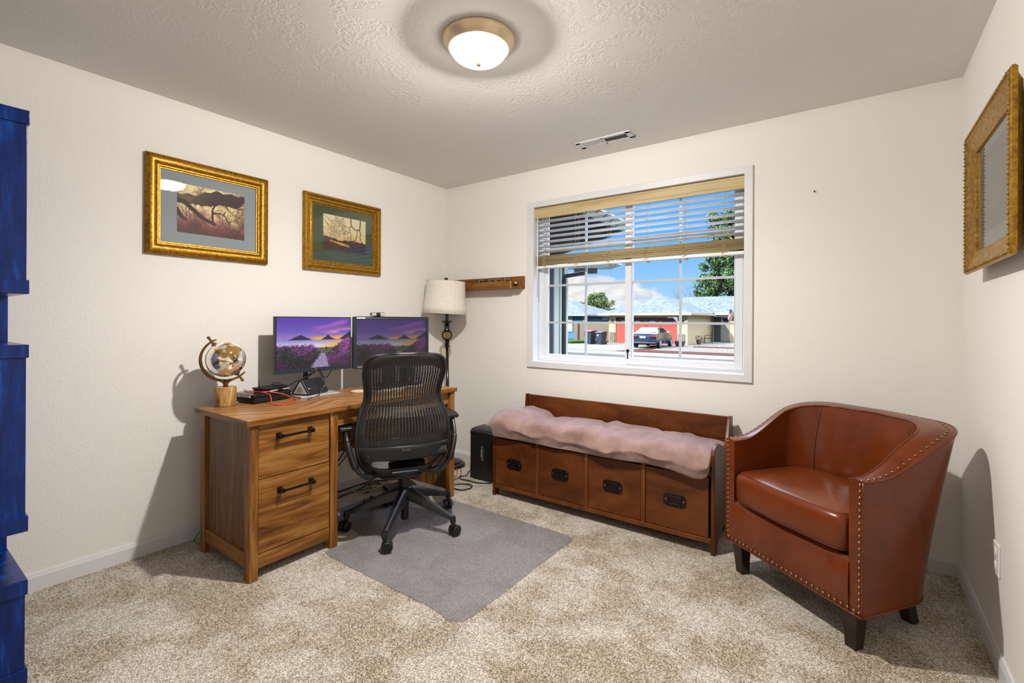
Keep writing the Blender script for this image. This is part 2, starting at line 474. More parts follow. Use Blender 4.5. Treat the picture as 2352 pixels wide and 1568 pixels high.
struct('baseboard_near', MB().prism([(YN + x, z) for x, z in BP], 'x', .013, W - .013), M_trim, 'white baseboard behind the viewer', 'baseboard')

# ------------------------------------------------------------------ window
win = thing('window_1', 'white vinyl slider window with white casing and grilles', 'window', (1.7, 0, WZ0), kind='structure')
c = MB()                                                 # mitred casing with a step toward the opening
def ring(mb, x0, x1, z0, z1, w, ya, yb):
    o = [(x0, z0), (x1, z0), (x1, z1), (x0, z1)]; i = [(x0 + w, z0 + w), (x1 - w, z0 + w), (x1 - w, z1 - w), (x0 + w, z1 - w)]
    vs = [(p[0], ya, p[1]) for p in o + i] + [(p[0], yb, p[1]) for p in o + i]; fs = []
    for k in range(4):
        n = (k + 1) % 4
        fs += [(k, n, n + 4, k + 4), (k + 8, k + 12, n + 12, n + 8), (k, k + 8, n + 8, n), (k + 4, n + 4, n + 12, k + 12)]
    return mb.add(vs, fs)
ring(c, .898, 2.529, .874, 2.184, .046, -.016, 0)
c.build('casing', M_trim, win, bevel=.003)
j = MB(); ring(j, WX0 - .006, WX1 + .006, WZ0 - .006, WZ1 + .006, .012, -.012, .13); j.build('jamb', M_trim, win, bevel=.002)
f = MB(); ring(f, WX0 + .006, WX1 - .006, WZ0 + .006, WZ1 - .006, .030, .075, .13)
ring(f, WX0 + .020, WX1 - .020, WZ0 + .016, WZ1 - .016, .022, .088, .125)
f.build('window_frame', M_vinyl, win, bevel=.003)
def sash(x0, x1, z0, z1, st, y, pane_y, lab):
    s = MB(); ring(s, x0, x1, z0, z1, st, y, y + .03); ring(s, x0 + st - .012, x1 - st + .012, z0 + st - .012, z1 - st + .012, .018, y + .006, y + .026)
    so = s.build('sash', M_vinyl, win, bevel=.003)
    g = MB(); gx0, gx1, gz0, gz1 = x0 + st, x1 - st, z0 + st, z1 - st
    xm = (gx0 + gx1) / 2
    g.box(xm - .008, xm + .008, pane_y - .006, pane_y + .006, gz0, gz1)
    for zz in (1.229, 1.524, 1.818): g.box(gx0, gx1, pane_y - .0058, pane_y + .0058, zz - .008, zz + .008)
    g.build('grille', M_grille, so)
    p = MB().box(gx0 - .005, gx1 + .005, pane_y - .012, pane_y - .009, gz0 - .005, gz1 + .005); p.build('pane', M_pane, so)
    return so
sash(.978, 1.735, .930, 2.125, .042, .098, .118, 'fixed')
sr = sash(1.690, 2.462, .935, 2.125, .046, .070, .088, 'sliding')
lk = MB(); lk.cyl((1.713, .066, 1.03), (1.713, .071, 1.03), .012); lk.box(1.7095, 1.7165, .064, .07, .975, 1.03)
lk.build('latch', M_black, sr)

# ------------------------------------------------------------------ blind
bl = thing('window_blind', 'half raised pale wood blind with tan cords inside the window casing', 'blind', (1.71, .04, 1.66))
BX0, BX1 = .962, 2.476
v = MB().box(WX0 + .004, WX1 - .006, .004, .022, 2.052, 2.132)
for k in (.02, .045, .062): v.box(WX0 + .004, WX1 - .006, .0025, .006, 2.052 + k, 2.055 + k)
v.build('valance', M_ash, bl, bevel=.003)
MB().box(BX0, BX1, .024, .068, 2.075, 2.125).build('headrail', M_white, bl)
def slat_mb(z, tilt, y=.046, w=.046, mat=None):
    s = MB(); rows = []
    for i in range(7):
        t = i / 6 - .5
        rows.append([(x, y + w * t * math.cos(tilt), z + w * t * math.sin(tilt) + .0035 * (1 - 4 * t * t)) for x in (BX0, BX1)])
    return s.grid(rows)
for k in range(7): slat_mb(2.030 - k * .0405, rad(-9)).build('slat', M_slat, bl, smooth=True, solid=.0028)
for k in range(13): slat_mb(1.752 - k * .0054, rad(random.uniform(-2, 2)), .046 + random.uniform(-.003, .003)).build('slat', M_ash, bl, smooth=True, solid=.0030)
MB().box(BX0, BX1, .022, .070, 1.656, 1.677).build('bottom_rail', M_white, bl, bevel=.004)
for x in (1.04, 1.316, 1.579, 1.861, 2.122, 2.363):
    cd = MB()
    for y in (.021, .071): cd.tube([(x, y, 2.08), (x, y, 1.75)], .0009, 5)
    for k in range(7): cd.tube([(x - .0006, .021, 2.028 - k * .0405), (x, .071, 2.022 - k * .0405)], .0006, 4)
    for q in range(7):                                       # slack ladder loops bunched at the stack
        ph = random.uniform(0, 6); zz = 1.752 - q * .0115
        cd.tube([(x + .016 * math.sin(ph + a * .9), .018 - .004 * math.cos(a * 1.1 + ph), zz - .0025 * a) for a in range(8)], .0013, 5)
    cd.build('ladder_cord', M_cord, bl)
    MB().lathe([(.004, 0), (.013, .002), (.013, .006), (.004, .009)], (x + .004, .046, 1.646), 12).build('cord_button', M_cord, bl)
wd = MB(); wd.tube([(.985, .006, 2.06), (.985, .004, 1.43)], .0042, 8); wd.build('tilt_wand', M_white, bl, smooth=True)

# ------------------------------------------------------------------ ceiling light and vent
LX, LY = 1.722, -1.607
cl = thing('ceiling_light', 'round flush ceiling light with brushed brass ring and glowing white glass bowl', 'ceiling lamp', (LX, LY, H))
MB().lathe([(.119, -.043), (.127, -.045), (.134, -.040), (.147, -.020), (.154, -.011), (.154, -.004), (.150, 0)][::-1] , (LX, LY, H), 64).build('pan', M_brass, cl, smooth='auto')
M_bowl, nt_, b_ = new_mat('frosted_glowing_bowl'); nt_.nodes.remove(b_)            # frosted glass: its own glow, and the bulb shining through
e_ = N(nt_, 'ShaderNodeEmission', Strength=25.0); e_.inputs['Color'].default_value = (1.0, .93, .84, 1); t_ = N(nt_, 'ShaderNodeBsdfTransparent'); x_ = N(nt_, 'ShaderNodeMixShader'); x_.inputs[0].default_value = .5
nt_.links.new(t_.outputs[0], x_.inputs[1]); nt_.links.new(e_.outputs[0], x_.inputs[2]); nt_.links.new(x_.outputs[0], nt_.nodes['Material Output'].inputs['Surface'])
pr = [(.121 * math.cos(a * PI / 2), -.042 - .063 * math.sin(a * PI / 2)) for a in [i / 14 for i in range(15)]]; pr[-1] = (0, pr[-1][1])
MB().lathe(pr, (LX, LY, H), 64).build('bowl', M_bowl, cl, smooth=True)
pl = bpy.data.lights.new('bulb', 'POINT'); pl.energy = 140; pl.shadow_soft_size = .018; pl.color = (1.0, .955, .90)
plo = bpy.data.objects.new('bulb', pl); COL.objects.link(plo); plo.location = (LX, LY, H - .058)
ql = bpy.data.lights.new('bulb_downward', 'SPOT'); ql.energy = 355; ql.spot_size = rad(170); ql.spot_blend = 1.0; ql.shadow_soft_size = .035; ql.color = (1.0, .955, .90)
qlo = bpy.data.objects.new('bulb_downward', ql); COL.objects.link(qlo); qlo.location = (LX, LY, H - .066)
MB().lathe([(0, -.117), (.007, -.115), (.010, -.110), (.013, -.105), (.013, -.102)], (LX, LY, H), 24).build('finial', M_brass, cl, smooth=True)
vt = thing('ceiling_vent', 'white metal ceiling register with dark slots above the window', 'vent', (1.675, -.262, H))
fr = MB(); x0, x1, y0, y1 = 1.49, 1.872, -.322, -.205
fr.box(x0, x1, y0, y0 + .026, H - .007, H); fr.box(x0, x1, y1 - .026, y1, H - .007, H)
fr.box(x0, x0 + .035, y0, y1, H - .007, H); fr.box(x1 - .035, x1, y0, y1, H - .007, H); fr.box(1.672, 1.684, y0, y1, H - .007, H)
fr.build('vent_frame', M_trim, vt, bevel=.002)
MB().box(x0 + .038, x1 - .038, y0 + .027, y1 - .027, H - .0012, H).build('duct_shade_plate', M_dark, vt)  # flat plate with the duct's shade put into its colour
lv = MB()
for k in range(26):
    xx = x0 + .042 + k * .0118
    if abs(xx - 1.678) < .008: continue
    t = rad(-52 if xx < 1.678 else 40)
    Mx = Matrix.Translation((xx, (y0 + y1) / 2, H - .004)) @ Matrix.Rotation(t, 4, 'Y')
    lv.box(-.0058, .0058, -.034, .034, -.0006, .0006, Mx)
lv.build('louvers', M_trim, vt)
for sx in (x0 + .016, x1 - .016): MB().lathe([(0, -.0095), (.004, -.009), (.004, -.007)], (sx, -.2635, H), 10).build('screw', M_silver, vt)

# ------------------------------------------------------------------ electrical outlet, nail
ot = thing('wall_outlet', 'white duplex outlet plate low on the right wall behind the armchair', 'outlet', (W, -.738, .33))
MB().box(W - .007, W, -.776, -.700, .330, .444).build('cover_plate', M_white, ot, bevel=.003)
for zc in (.362, .412):
    MB().lathe([(.0, .0095), (.0155, .009), (.017, .006)], (0, 0, 0), 20, Matrix.Translation((W, -.738, zc)) @ Matrix.Rotation(-PI / 2, 4, 'Y')).build('receptacle', M_white, ot, smooth='auto')
nl = MB().cyl((2.84, 0, 1.975), (2.84, -.012, 1.975), .003, .004, 8)
tag(nl.build('wall_nail', M_darkmetal), 'tiny dark nail in the bare wall right of the window', 'nail')
# ------------------------------------------------------------------ desk
dk = thing('office_desk', 'rustic oak pedestal desk with chevron top and two file drawers', 'desk', (.45, -1.38, 0))
TZ = .767
MB().box(.165, .745, -2.095, -.665, TZ - .027, TZ).build('desktop', M_chev, dk, bevel=.002)
MB().box(.7445, .7462, -2.0955, -.6645, TZ - .0268, TZ - .0008).build('edge_band', M_oak_y, dk)
MB().box(.165, .746, -2.0962, -2.0945, TZ - .0268, TZ - .0008).build('edge_band', M_oak_x, dk)
def post(x0, x1, y0, y1): MB().box(x0, x1, y0, y1, 0, .740).build('leg', M_oak_z, dk, bevel=.002)
post(.675, .733, -2.078, -2.038); post(.190, .240, -2.078, -2.038); post(.685, .733, -1.655, -1.610); post(.190, .24, -1.655, -1.61)
post(.690, .735, -.722, -.678); post(.19, .235, -.722, -.678)
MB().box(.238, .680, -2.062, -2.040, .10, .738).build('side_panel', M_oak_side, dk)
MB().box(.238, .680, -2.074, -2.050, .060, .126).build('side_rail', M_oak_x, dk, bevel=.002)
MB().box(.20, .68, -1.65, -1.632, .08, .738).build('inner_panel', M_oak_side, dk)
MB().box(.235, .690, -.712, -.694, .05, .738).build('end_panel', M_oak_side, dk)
MB().box(.700, .724, -2.038, -1.655, .052, .117).build('front_rail', M_oak_y, dk, bevel=.002)
MB().box(.22, .69, -2.04, -1.65, .06, .075).build('bottom_board', M_oak_side, dk)
MB().box(.200, .216, -1.61, -.712, .355, .738).build('modesty_panel', M_oak_y, dk)
def drawer(y0, y1, z0, z1, hy, hz, x=.726):
    d = MB().box(x - .022, x, y0, y1, z0, z1).build('drawer_front', M_oak_y, dk, bevel=.002)
    h = MB(); h.box(x + .026, x + .034, hy - .083, hy + .083, hz - .006, hz + .006)
    for s in (-1, 1):
        h.box(x, x + .034, hy + s * .083 - .010, hy + s * .083 + .010, hz - .010, hz + .010)
        h.box(x, x + .004, hy + s * .083 - .013, hy + s * .083 + .013, hz - .016, hz + .016)
    h.build('handle', M_darkmetal, d, bevel=.0015)
drawer(-2.034, -1.660, .476, .736, -1.855, .669)
drawer(-2.034, -1.658, .122, .472, -1.848, .399)
drawer(-1.606, -.725, .655, .737, -1.165, .697, .715)

# ------------------------------------------------------------------ things on the desk
# globe
GX, GY = .232, -1.972
gb = thing('desk_globe', 'mirrored silver and gold desk globe on a round mango wood base', 'globe', (GX, GY, TZ))
MB().lathe([(.050, 0), (.053, .003), (.053, .100), (.050, .104), (0, .104)], (GX, GY, TZ), 40).build('base', M_mango, gb, smooth='auto')
d = Vector((GX - 3.027, GY + 3.1605, 0)).normalized(); rt = Vector((-d.y, d.x, 0)) * -1; up = Vector((0, 0, 1))
GC = Vector((GX, GY, 1.022)) - rt * .0
def gp(a, r): return GC + rt * (r * math.cos(a)) + up * (r * math.sin(a))
MB().ball(GC, .098, 24).build('sphere', M_globe, gb, smooth=True)
arc = MB(); AN = [rad(a) for a in range(112, 327, 6)]
arc.tube([gp(a, .117) for a in AN], [.0045 + .004 * math.sin(PI * i / (len(AN) - 1)) for i in range(len(AN))], 10, flat=.75, up=d)
arc.build('meridian', M_bronze, gb, smooth=True)
for a in (rad(124), rad(304)):
    kn = MB(); kn.cyl(gp(a, .096), gp(a, .104), .016, .012, 16); kn.cyl(gp(a, .100), gp(a, .143), .006, .0065, 12)
    kn.ball(gp(a, .143), .0085, 8)
    kn.build('pivot', M_bronze, gb, smooth='auto')
st = MB(); bt = GC - up * .117
st.tube([Vector((GX, GY, TZ + .100)), Vector((GX, GY, TZ + .125)), bt + up * .004], [.0125, .010, .010], 12)
for s in (-1, 1): st.tube(bez([Vector((GX, GY, TZ + .108)) + rt * s * .004, Vector((GX, GY, TZ + .130)) + rt * s * .012, gp(rad(270 + s * 18), .117)], 5), .0065, 8)
st.build('stem', M_bronze, gb, smooth=True)

# black device box with label, gadget, cable
BR = rad(11)
bx = thing('portable_disc_drive', 'black portable drive unit with white label strip beside the globe', 'electronics', (.198, -1.757, TZ), BR)
b_ = MB().box(-.098, .098, -.125, .125, .004, .028); b_.build('body', M_black, bx, True, bevel=.004)
MB().box(-.097, .097, -.126, .124, .031, .052).build('lid', M_black_gloss, bx, True, bevel=.006)
gr = MB(); gr.box(-.094, .094, -.122, .121, .0275, .0315); gr.build('seam_gap', M_dark, bx, True)
MB().box(-.085, .070, -.1275, -.1255, .034, .047).build('label_strip', M_white, bx, True)
lt = MB()
for k in (0, 1, 2, 4, 5, 7, 8, 9, 11, 12, 13, 14): lt.box(-.075 + k * .0088, -.0702 + k * .0088, -.1282, -.1274, .0385, .0425)
lt.build('label_print', M_charcoal, bx, True)
sl = MB()
for z in (.013, .020): sl.box(.0975, .099, -.10, .03, z, z + .003)
sl.build('vent_slots', M_charcoal, bx, True)
MB().lathe([(.001, 0), (.008, 0), (.008, .004), (.001, .004)], (-.08, -.11, 0), 10).build('foot', M_dark, bx, True)
hs = thing('handheld_gadget', 'folded black gadget with silver edge strips lying on the black drive', 'electronics', (.212, -1.705, TZ + .052), rad(17))
MB().box(-.055, .060, -.085, .085, .0, .016).build('body', M_black_gloss, hs, True, bevel=.006)
MB().box(-.05, .058, -.10, .06, .016, .027).build('flap', M_black, hs, True, bevel=.005)
MB().box(.0585, .0625, -.075, -.02, .005, .012).build('edge_strip', M_silver_lt, hs, True)
MB().box(.0585, .0625, .02, .075, .005, .012).build('edge_strip', M_silver_lt, hs, True)
MB().tube(bez([(.01, -.095, .025), (.02, -.115, .035), (.02, -.11, .055), (.01, -.105, .062)], 6), .0035, 8).build('strap', M_black, hs, True, smooth=True)
MB().tube(bez([(.05, -.05, .022), (.0, .0, .036), (-.02, .05, .038), (.0, .09, .022)], 6), .003, 8).build('strap', M_black, hs, True, smooth=True)
oc = MB().tube(bez([(.075, -1.80, TZ + .056), (.12, -1.82, TZ + .057), (.20, -1.825, TZ + .0565), (.275, -1.805, TZ + .058), (.335, -1.782, TZ + .045), (.395, -1.80, TZ + .006),
                    (.455, -1.80, TZ + .004), (.475, -1.765, TZ + .004), (.445, -1.70, TZ + .004), (.385, -1.652, TZ + .004), (.335, -1.64, TZ + .005),
                    (.305, -1.655, TZ + .02), (.318, -1.70, TZ + .040), (.305, -1.765, TZ + .058), (.290, -1.808, TZ + .060)], 8), .0028, 8)
tag(oc.build('charging_cable', M_orange, smooth=True), 'orange red cable looped over the black drive onto the desk', 'cable')

# monitors ---------------------------------------------------------------
def vnoise(h, w, fy, fx, seed):
    g = np.random.default_rng(seed).random((fy + 2, fx + 2))
    y = np.linspace(0, fy, h)[:, None] * np.ones((1, w)); x = np.linspace(0, fx, w)[None, :] * np.ones((h, 1))
    yi, xi = y.astype(int), x.astype(int); ty, tx = y - yi, x - xi
    ty, tx = ty * ty * (3 - 2 * ty), tx * tx * (3 - 2 * tx)
    return (g[yi, xi] * (1 - ty) + g[yi + 1, xi] * ty) * (1 - tx) + (g[yi, xi + 1] * (1 - ty) + g[yi + 1, xi + 1] * ty) * tx
def lerp(a, b, t): return np.asarray(a) * (1 - t[..., None]) + np.asarray(b) * t[..., None]
def sstep(a, b, x):
    t = np.clip((x - a) / (b - a), 0, 1); return t * t * (3 - 2 * t)
def lake_sunset(w=232, h=146):
    v = 1 - (np.arange(h) + .5)[:, None] / h * np.ones((1, w)); u = (np.arange(w) + .5)[None, :] / w * np.ones((h, 1))
    n1 = vnoise(h, w, 7, 5, 1); n2 = vnoise(h, w, 40, 60, 2); n3 = vnoise(h, w, 70, 110, 3); rg = np.random.default_rng(5).random((h, w))
    img = lerp((.42, .36, .74), (.34, .22, .66), sstep(.62, 1.0, v))
    img = img * (1 - .0) ; img = lerp(img, (.66, .50, .78), sstep(.75, .56, v) * .8)
    s = v - .30 * (u - .1)                                                  # slanted cloud streaks
    st_ = vnoise(h, w, 26, 3, 9)
    img = lerp(img, (.76, .38, .74), sstep(.075, .0, np.abs(v - (.82 + .34 * (u - .62))) + (n1 - .5) * .06) * sstep(.38, .60, u) * sstep(1.02, .88, u) * .75)
    img = lerp(img, (.95, .50, .62), sstep(.45, 1.0, u) * sstep(.55, .66, v) * sstep(.86, .70, v) * sstep(.35, .7, st_))
    img = lerp(img, (1.0, .72, .62), sstep(.60, 1.0, u) * sstep(.60, .70, v) * sstep(.80, .70, v) * sstep(.5, .8, st_))
    img = lerp(img, (.98, .68, .16), sstep(.34, .55, u) * sstep(.66, .57, v) * .95)
    mt = np.maximum(.555 + .105 * np.clip(1 - np.abs(u - .295) / .17, 0, 1) ** 1.15, .555 + .10 * np.clip(1 - np.abs(u - .672) / .12, 0, 1) ** 1.6)
    mt = np.maximum(mt, .555 + .17 * np.clip((u - .83) / .17, 0, 1)) + (n3 - .5) * .012
    img = lerp(img, (.17, .11, .25), (v < mt) * (v > .5) * 1.0)
    lk = v < .552
    lake = lerp((.84, .82, .92), (.56, .55, .80), sstep(.44, .55, v)); lake = lerp(lake, (.95, .68, .28), sstep(.46, .85, u) * sstep(.55, .47, v + (n2 - .5) * .05))
    img = np.where(lk[..., None], lake, img)
    jag = (rg - .5) * .05 + (n2 - .5) * .05
    tl_ = .46 - .13 * sstep(.42, .60, u) + jag; left = (v < tl_) & (u < .435 + .50 * v + jag * .6)
    tr_ = .30 + .27 * sstep(.60, .98, u) + jag; right = (v < tr_) & (u > .690 - .20 * v + jag * .6)
    path = lerp((.44, .38, .52), (.72, .66, .80), n3); grass = lerp((.40, .46, .08), (.24, .34, .06), n3)
    gm = (v < .40) & (u > .40) & (u < .80)
    img = np.where(gm[..., None], np.where((v < .28)[..., None], path, grass), img)
    dark = lerp((.06, .09, .12), (.17, .25, .13), n2)
    flower = lerp((.36, .08, .42), (.80, .38, .78), sstep(.30, .9, n3 * .5 + rg * .5))
    fld = lerp(dark, flower, sstep(.42, .66, n2 * .36 + rg * .46 + vnoise(h, w, 7, 10, 8) * .60 - .20))
    fld = fld * (.50 + .48 * sstep(.0, .42, v))[..., None]
    img = np.where(left[..., None], fld, img); img = np.where(right[..., None], fld * 1.08, img)
    pp_ = (np.abs(u - .643) < .006) & (v > .33) & (v < .42) | (np.abs(u - .657) < .005) & (v > .32) & (v < .40)
    img = np.where(pp_[..., None], np.array((.22, .20, .34)), img)
    return np.clip(img, 0, 1)
LAKE = lake_sunset()
M_screen = paint_mat('bright_screen', .95, .3); M_screen2 = paint_mat('dim_screen', .30, .4)
m1 = thing('computer_monitor', 'thin bezel monitor with lavender lake sunset on a silver foot, near the globe', 'monitor', (.20, -1.41, TZ), group='desk monitors')
X1 = .192
MB().box(X1 - .030, X1, -1.677, -1.147, .906, 1.260).build('housing', M_black, m1, bevel=.003)
MB().box(X1 - .002, X1 + .0012, -1.676, -1.148, .907, .932).build('chin', M_bezel, m1)
picture('screen', LAKE, (X1 + .0008, -1.671, .9325), (X1 + .0008, -1.153, .9325), (X1 + .0008, -1.671, 1.2545), M_screen, m1)
text_mesh('logo', 'hp', .016, Matrix.Translation((X1 + .0015, -1.41, .9205)) @ Matrix.Rotation(PI / 2, 4, 'Z') @ Matrix.Rotation(PI / 2, 4, 'X'), M_silver, m1)
s1 = MB(); s1.box(X1 - .058, X1 - .030, -1.485, -1.450, .79, 1.02); s1.build('stand_column', M_black, m1)
s2 = MB(); s2.box(X1 - .056, X1 - .026, -1.492, -1.485, TZ + .012, 1.0); s2.box(X1 - .056, X1 - .026, -1.450, -1.443, TZ + .012, 1.0); s2.build('stand_trim', M_silver, m1)
MB().box(.120,   .345, -1.600, -1.335, TZ, TZ + .012).build('foot_plate', M_silver_lt, m1, bevel=.003)

tm = rad(-20)
m2 = thing('computer_monitor.001', 'thick bezel dim monitor with the same sunset, behind the mesh chair', 'monitor', (.212, -1.143, TZ), tm, group='desk monitors')
# local: +y along the screen, +x toward the viewer
Wd = .562; Z0, Z1 = .903 - TZ, 1.264 - TZ
MB().box(-.035, 0, 0, Wd, Z0, Z1).build('housing', M_bezel, m2, True, bevel=.006)
fr2 = MB()
for a in ((0, .021, Z0, Z1), (Wd - .021, Wd, Z0, Z1)): fr2.box(-.001, .006, a[0], a[1], a[2], a[3])
fr2.box(-.001, .006, .021, Wd - .021, Z1 - .019, Z1); fr2.box(-.001, .006, .021, Wd - .021, Z0, Z0 + .024)
fr2.build('bezel', M_bezel, m2, True, bevel=.002)
Mm = WM[m2.name]
def w2(x, y, z): return tuple(Mm @ Vector((x, y, z)))
picture('screen', LAKE, w2(.0008, .020, Z0 + .023), w2(.0008, Wd - .020, Z0 + .023), w2(.0008, .020, Z1 - .018), M_screen2, m2)
MB().box(.0055, .0068, .022, .082, Z1 - .014, Z1 - .004).build('label_strip', M_white, m2, True)
MB().box(.0055, .0066, .028, .062, Z0 + .008, Z0 + .013).build('maker_mark', M_silver_lt, m2, True)
MB().box(-.075, -.035, .24, .32, .01, .35).build('stand_column', M_black, m2, True)
MB().lathe([(0, .02), (.07, .018), (.105, .010), (.112, 0)][::-1], (-.03, .28, 0), 32).build('stand_base', M_charcoal, m2, True, smooth='auto')
wc = thing('webcam', 'small silver and black webcam clipped on the thick bezel monitor', 'webcam', w2(-.012, .172, Z1 + .0012), tm)
MB().box(-.014, .026, -.050, .050, .004, .030).build('body', M_black, wc, True, bevel=.008, seg=3)
for s in (-1, 1): MB().box(.0255, .0275, s * .031 - .017, s * .031 + .017, .007, .027).build('face_panel', M_silver_lt, wc, True, bevel=.0008)
MB().lathe([(0, .006), (.010, .005), (.012, 0)], (0, 0, 0), 20, Matrix.Translation((.024, 0, .017)) @ Matrix.Rotation(PI / 2, 4, 'Y')).build('lens', M_black_gloss, wc, True, smooth='auto')
MB().box(-.032, -.025, -.02, .02, -.014, .008).build('clip', M_black, wc, True, bevel=.002)
MB().box(.000, .014, -.020, .020, 0, .005).build('clip_foot', M_black, wc, True)

# triangular speaker on the foot plate
sp = thing('desktop_speaker', 'black triangular portable speaker with silver ends on the monitor foot', 'speaker', (.262, -1.488, TZ + .012), rad(20))
tri = [(-.062, .003), (.058, .003), (.063, .010), (.010, .092), (.0, .095), (-.012, .091), (-.066, .010)]
MB().prism(tri, 'y', -.094, .094).build('body', M_charcoal, sp, True, bevel=.006, seg=3)
ti = [(-.050, .010), (.050, .010), (.002, .083), (-.002, .083)]
for s in (-1, 1): MB().prism(ti, 'y', s * .0945 - .001, s * .0945 + .001).build('end_plate', M_silver_lt, sp, True)
gm = MB()
for k in range(6): gm.box(-.020 + k * .007, -.017 + k * .007, -.0968, -.0954, .018, .060 - abs(k - 2.5) * .008)
gm.build('end_mark', plain('grey_end_print', (.16, .16, .16), .6), sp, True)
for k, q in enumerate((-.075, -.063, .075)):
    t = Matrix.Translation((.0445, q, .040)) @ Matrix.Rotation(rad(58), 4, 'Y'); MB().lathe([(.004, 0), (.004, .0015), (0, .002)], (0, 0, 0), 10, t).build('button', M_silver_lt, sp, True)
def cable(name, pts, r, mat, label, n=8, cat='cable', group=None):
    return tag(MB().tube(bez(pts, n), r, 8).build(name, mat, smooth=True), label, cat, group)
cable('monitor_cable', [(.152, -1.24, .93), (.152, -1.275, .895), (.18, -1.32, .862), (.195, -1.365, .868), (.215, -1.40, .905), (.255, -1.44, .922), (.315, -1.455, .918), (.392, -1.475, .862), (.425, -1.53, .795), (.415, -1.60, .772)], .0028, M_black, 'thin black cable draped over the triangular speaker')
cable('power_cable', [(.150, -1.400, .94), (.152, -1.418, .898), (.186, -1.465, .880), (.178, -1.53, .855), (.15, -1.575, .82), (.108, -1.59, .785)], .0034, M_black, 'black cable hanging from the thin bezel monitor, crossing its stand')
cable('power_cable', [(.14, -1.33, .935), (.120, -1.37, .90), (.110, -1.415, .86), (.108, -1.42, .81), (.108, -1.42, .77)], .0038, M_black, 'thick black cable dropping straight behind the triangular speaker')
# coaster, keyboard, dock, strap seen through the chair
co = thing('drink_coaster', 'round cream ceramic coaster with tan rim on the desk', 'coaster', (.385, -1.225, TZ))
MB().lathe([(0, .002), (.046, .002), (.048, .004), (.048, .008), (.045, .010), (.040, .008), (0, .008)], (.385, -1.225, TZ), 40).build('disc', M_ceramic, co, smooth='auto')
MB().lathe([(.047, 0), (.0495, .001), (.0495, .005), (.047, .006)], (.385, -1.225, TZ), 40).build('rim', M_endgrain, co, smooth='auto')
kb = thing('computer_keyboard', 'white edged keyboard with dark keys behind the mesh chair back', 'keyboard', (.46, -.965, TZ), rad(0))
MB().box(-.055, .055, -.20, .20, 0, .014).build('case', M_white, kb, True, bevel=.003)
ky = MB()
for r_ in range(5):
    for q in range(15): ky.box(-.048 + r_ * .018, -.034 + r_ * .018, -.192 + q * .0258, -.170 + q * .0258, .013, .019)
ky.build('keys', M_charcoal, kb, True)
MB().box(.0545, .0562, .02, .12, .003, .009).build('red_stripe', M_red, kb, True)
dc = thing('docking_station', 'small black upright box at the right end of the desk, under the dim monitor', 'electronics', (.262, -.706, TZ), rad(0))
MB().box(-.045, .045, -.036, .036, .002, .120).build('body', M_black, dc, True, bevel=.006)
pp_ = MB()
for k in range(2): pp_.box(.0445, .0462, -.024 + k * .026, -.008 + k * .026, .03 + .012 * (k % 2), .042 + .012 * (k % 2))
pp_.build('ports', M_silver_lt, dc, True)
MB().box(-.04, .04, -.03, .03, 0, .003).build('foot', M_dark, dc, True)
cable('wrist_strap', [(.33, -.700, TZ + .115), (.355, -.705, TZ + .085), (.375, -.700, TZ + .050), (.395, -.693, TZ + .020), (.41, -.690, TZ + .004)], .0055, M_bluec, 'bright blue strap at the right end of the desk, behind the chair mesh', cat='strap')
# ------------------------------------------------------------------ task chair (local +x = behind the sitter, +y = sitter's left ... right of the view)
ch = thing('office_chair', 'black mesh back office task chair on casters at the desk', 'office chair', (.835, -1.220, .004), rad(-31.5))
HW = [(.350, .125), (.365, .172), (.38, .190), (.42, .222), (.46, .238), (.50, .248), (.56, .256), (.62, .256), (.68, .248), (.74, .230), (.79, .208), (.84, .206), (.90, .215), (.95, .221), (1.0, .216), (1.02, .207), (1.035, .190), (1.046, .150), (1.05, .05)]
WD = [(.35, .170), (.40, .215), (.46, .243), (.54, .262), (.62, .268), (.70, .252), (.76, .228), (.82, .220), (.88, .232), (.96, .264), (1.05, .300)]
CY = -.040
def hw(z): return interp(HW, z)
def bw(a, z):
    w = interp(WD, z); k = .075 * (1 - smooth(.72, .98, z) * .45)
    return w - k * abs(a) ** 2.2
def bpt(a, z, dw=0): return (bw(a, z) + dw, CY + a * hw(z), z)
# outline frame tube
zs = [.350, .356, .365, .38, .40, .43, .46, .50, .54, .58, .62, .66, .70, .74, .77, .80, .83, .86, .90, .94, .97, 1.0, 1.018, 1.032, 1.042, 1.048]
rim = [bpt(1, z) for z in zs] + [(bw(.0, 1.05) - .02, CY + t, 1.051) for t in (.06, 0, -.06)] + [bpt(-1, z) for z in reversed(zs)] + [(bw(0, .35) - .004, CY + t, .350) for t in (-.08, 0, .08)]
rim = bez(rim + [rim[0]], 2)[:-1]
MB().tube(rim, .0115, 10, closed=True).build('back_frame', M_black, ch, True, smooth=True)
# perforated back: ribs and bridges
NC, NR = 25, 66
A = [-1.0, -.955]
for i in range(NC):
    a0 = -.875 + 1.75 * i / NC; da = 1.75 / NC
    A += [a0, a0 + da * .50]
A += [.875, .955, 1.0]
ZA = .548; ZB = 1.012
Z = [.352, .358, .37, .385, .40]
SL0, SL1 = .415, .468
Z += [SL0, .425, .44, .455, SL1, .49, .515]
zz = []
for i in range(NR):
    z0 = ZA + (ZB - ZA) * i / NR; dz = (ZB - ZA) / NR
    zz += [z0, z0 + dz * .34]
Z += zz + [ZB, 1.03, 1.042, 1.048]
def slot_half(z):
    t = (z - (SL0 + SL1) / 2) / ((SL1 - SL0) / 2); return .60 + .18 * math.sqrt(max(0, 1 - t * t)) * 1.0
bk = MB(); lo = MB(); CA = len(A)
vs = [bpt(a, z) for z in Z for a in A]
def warp_top(p): return p
fm = []; fl_ = []
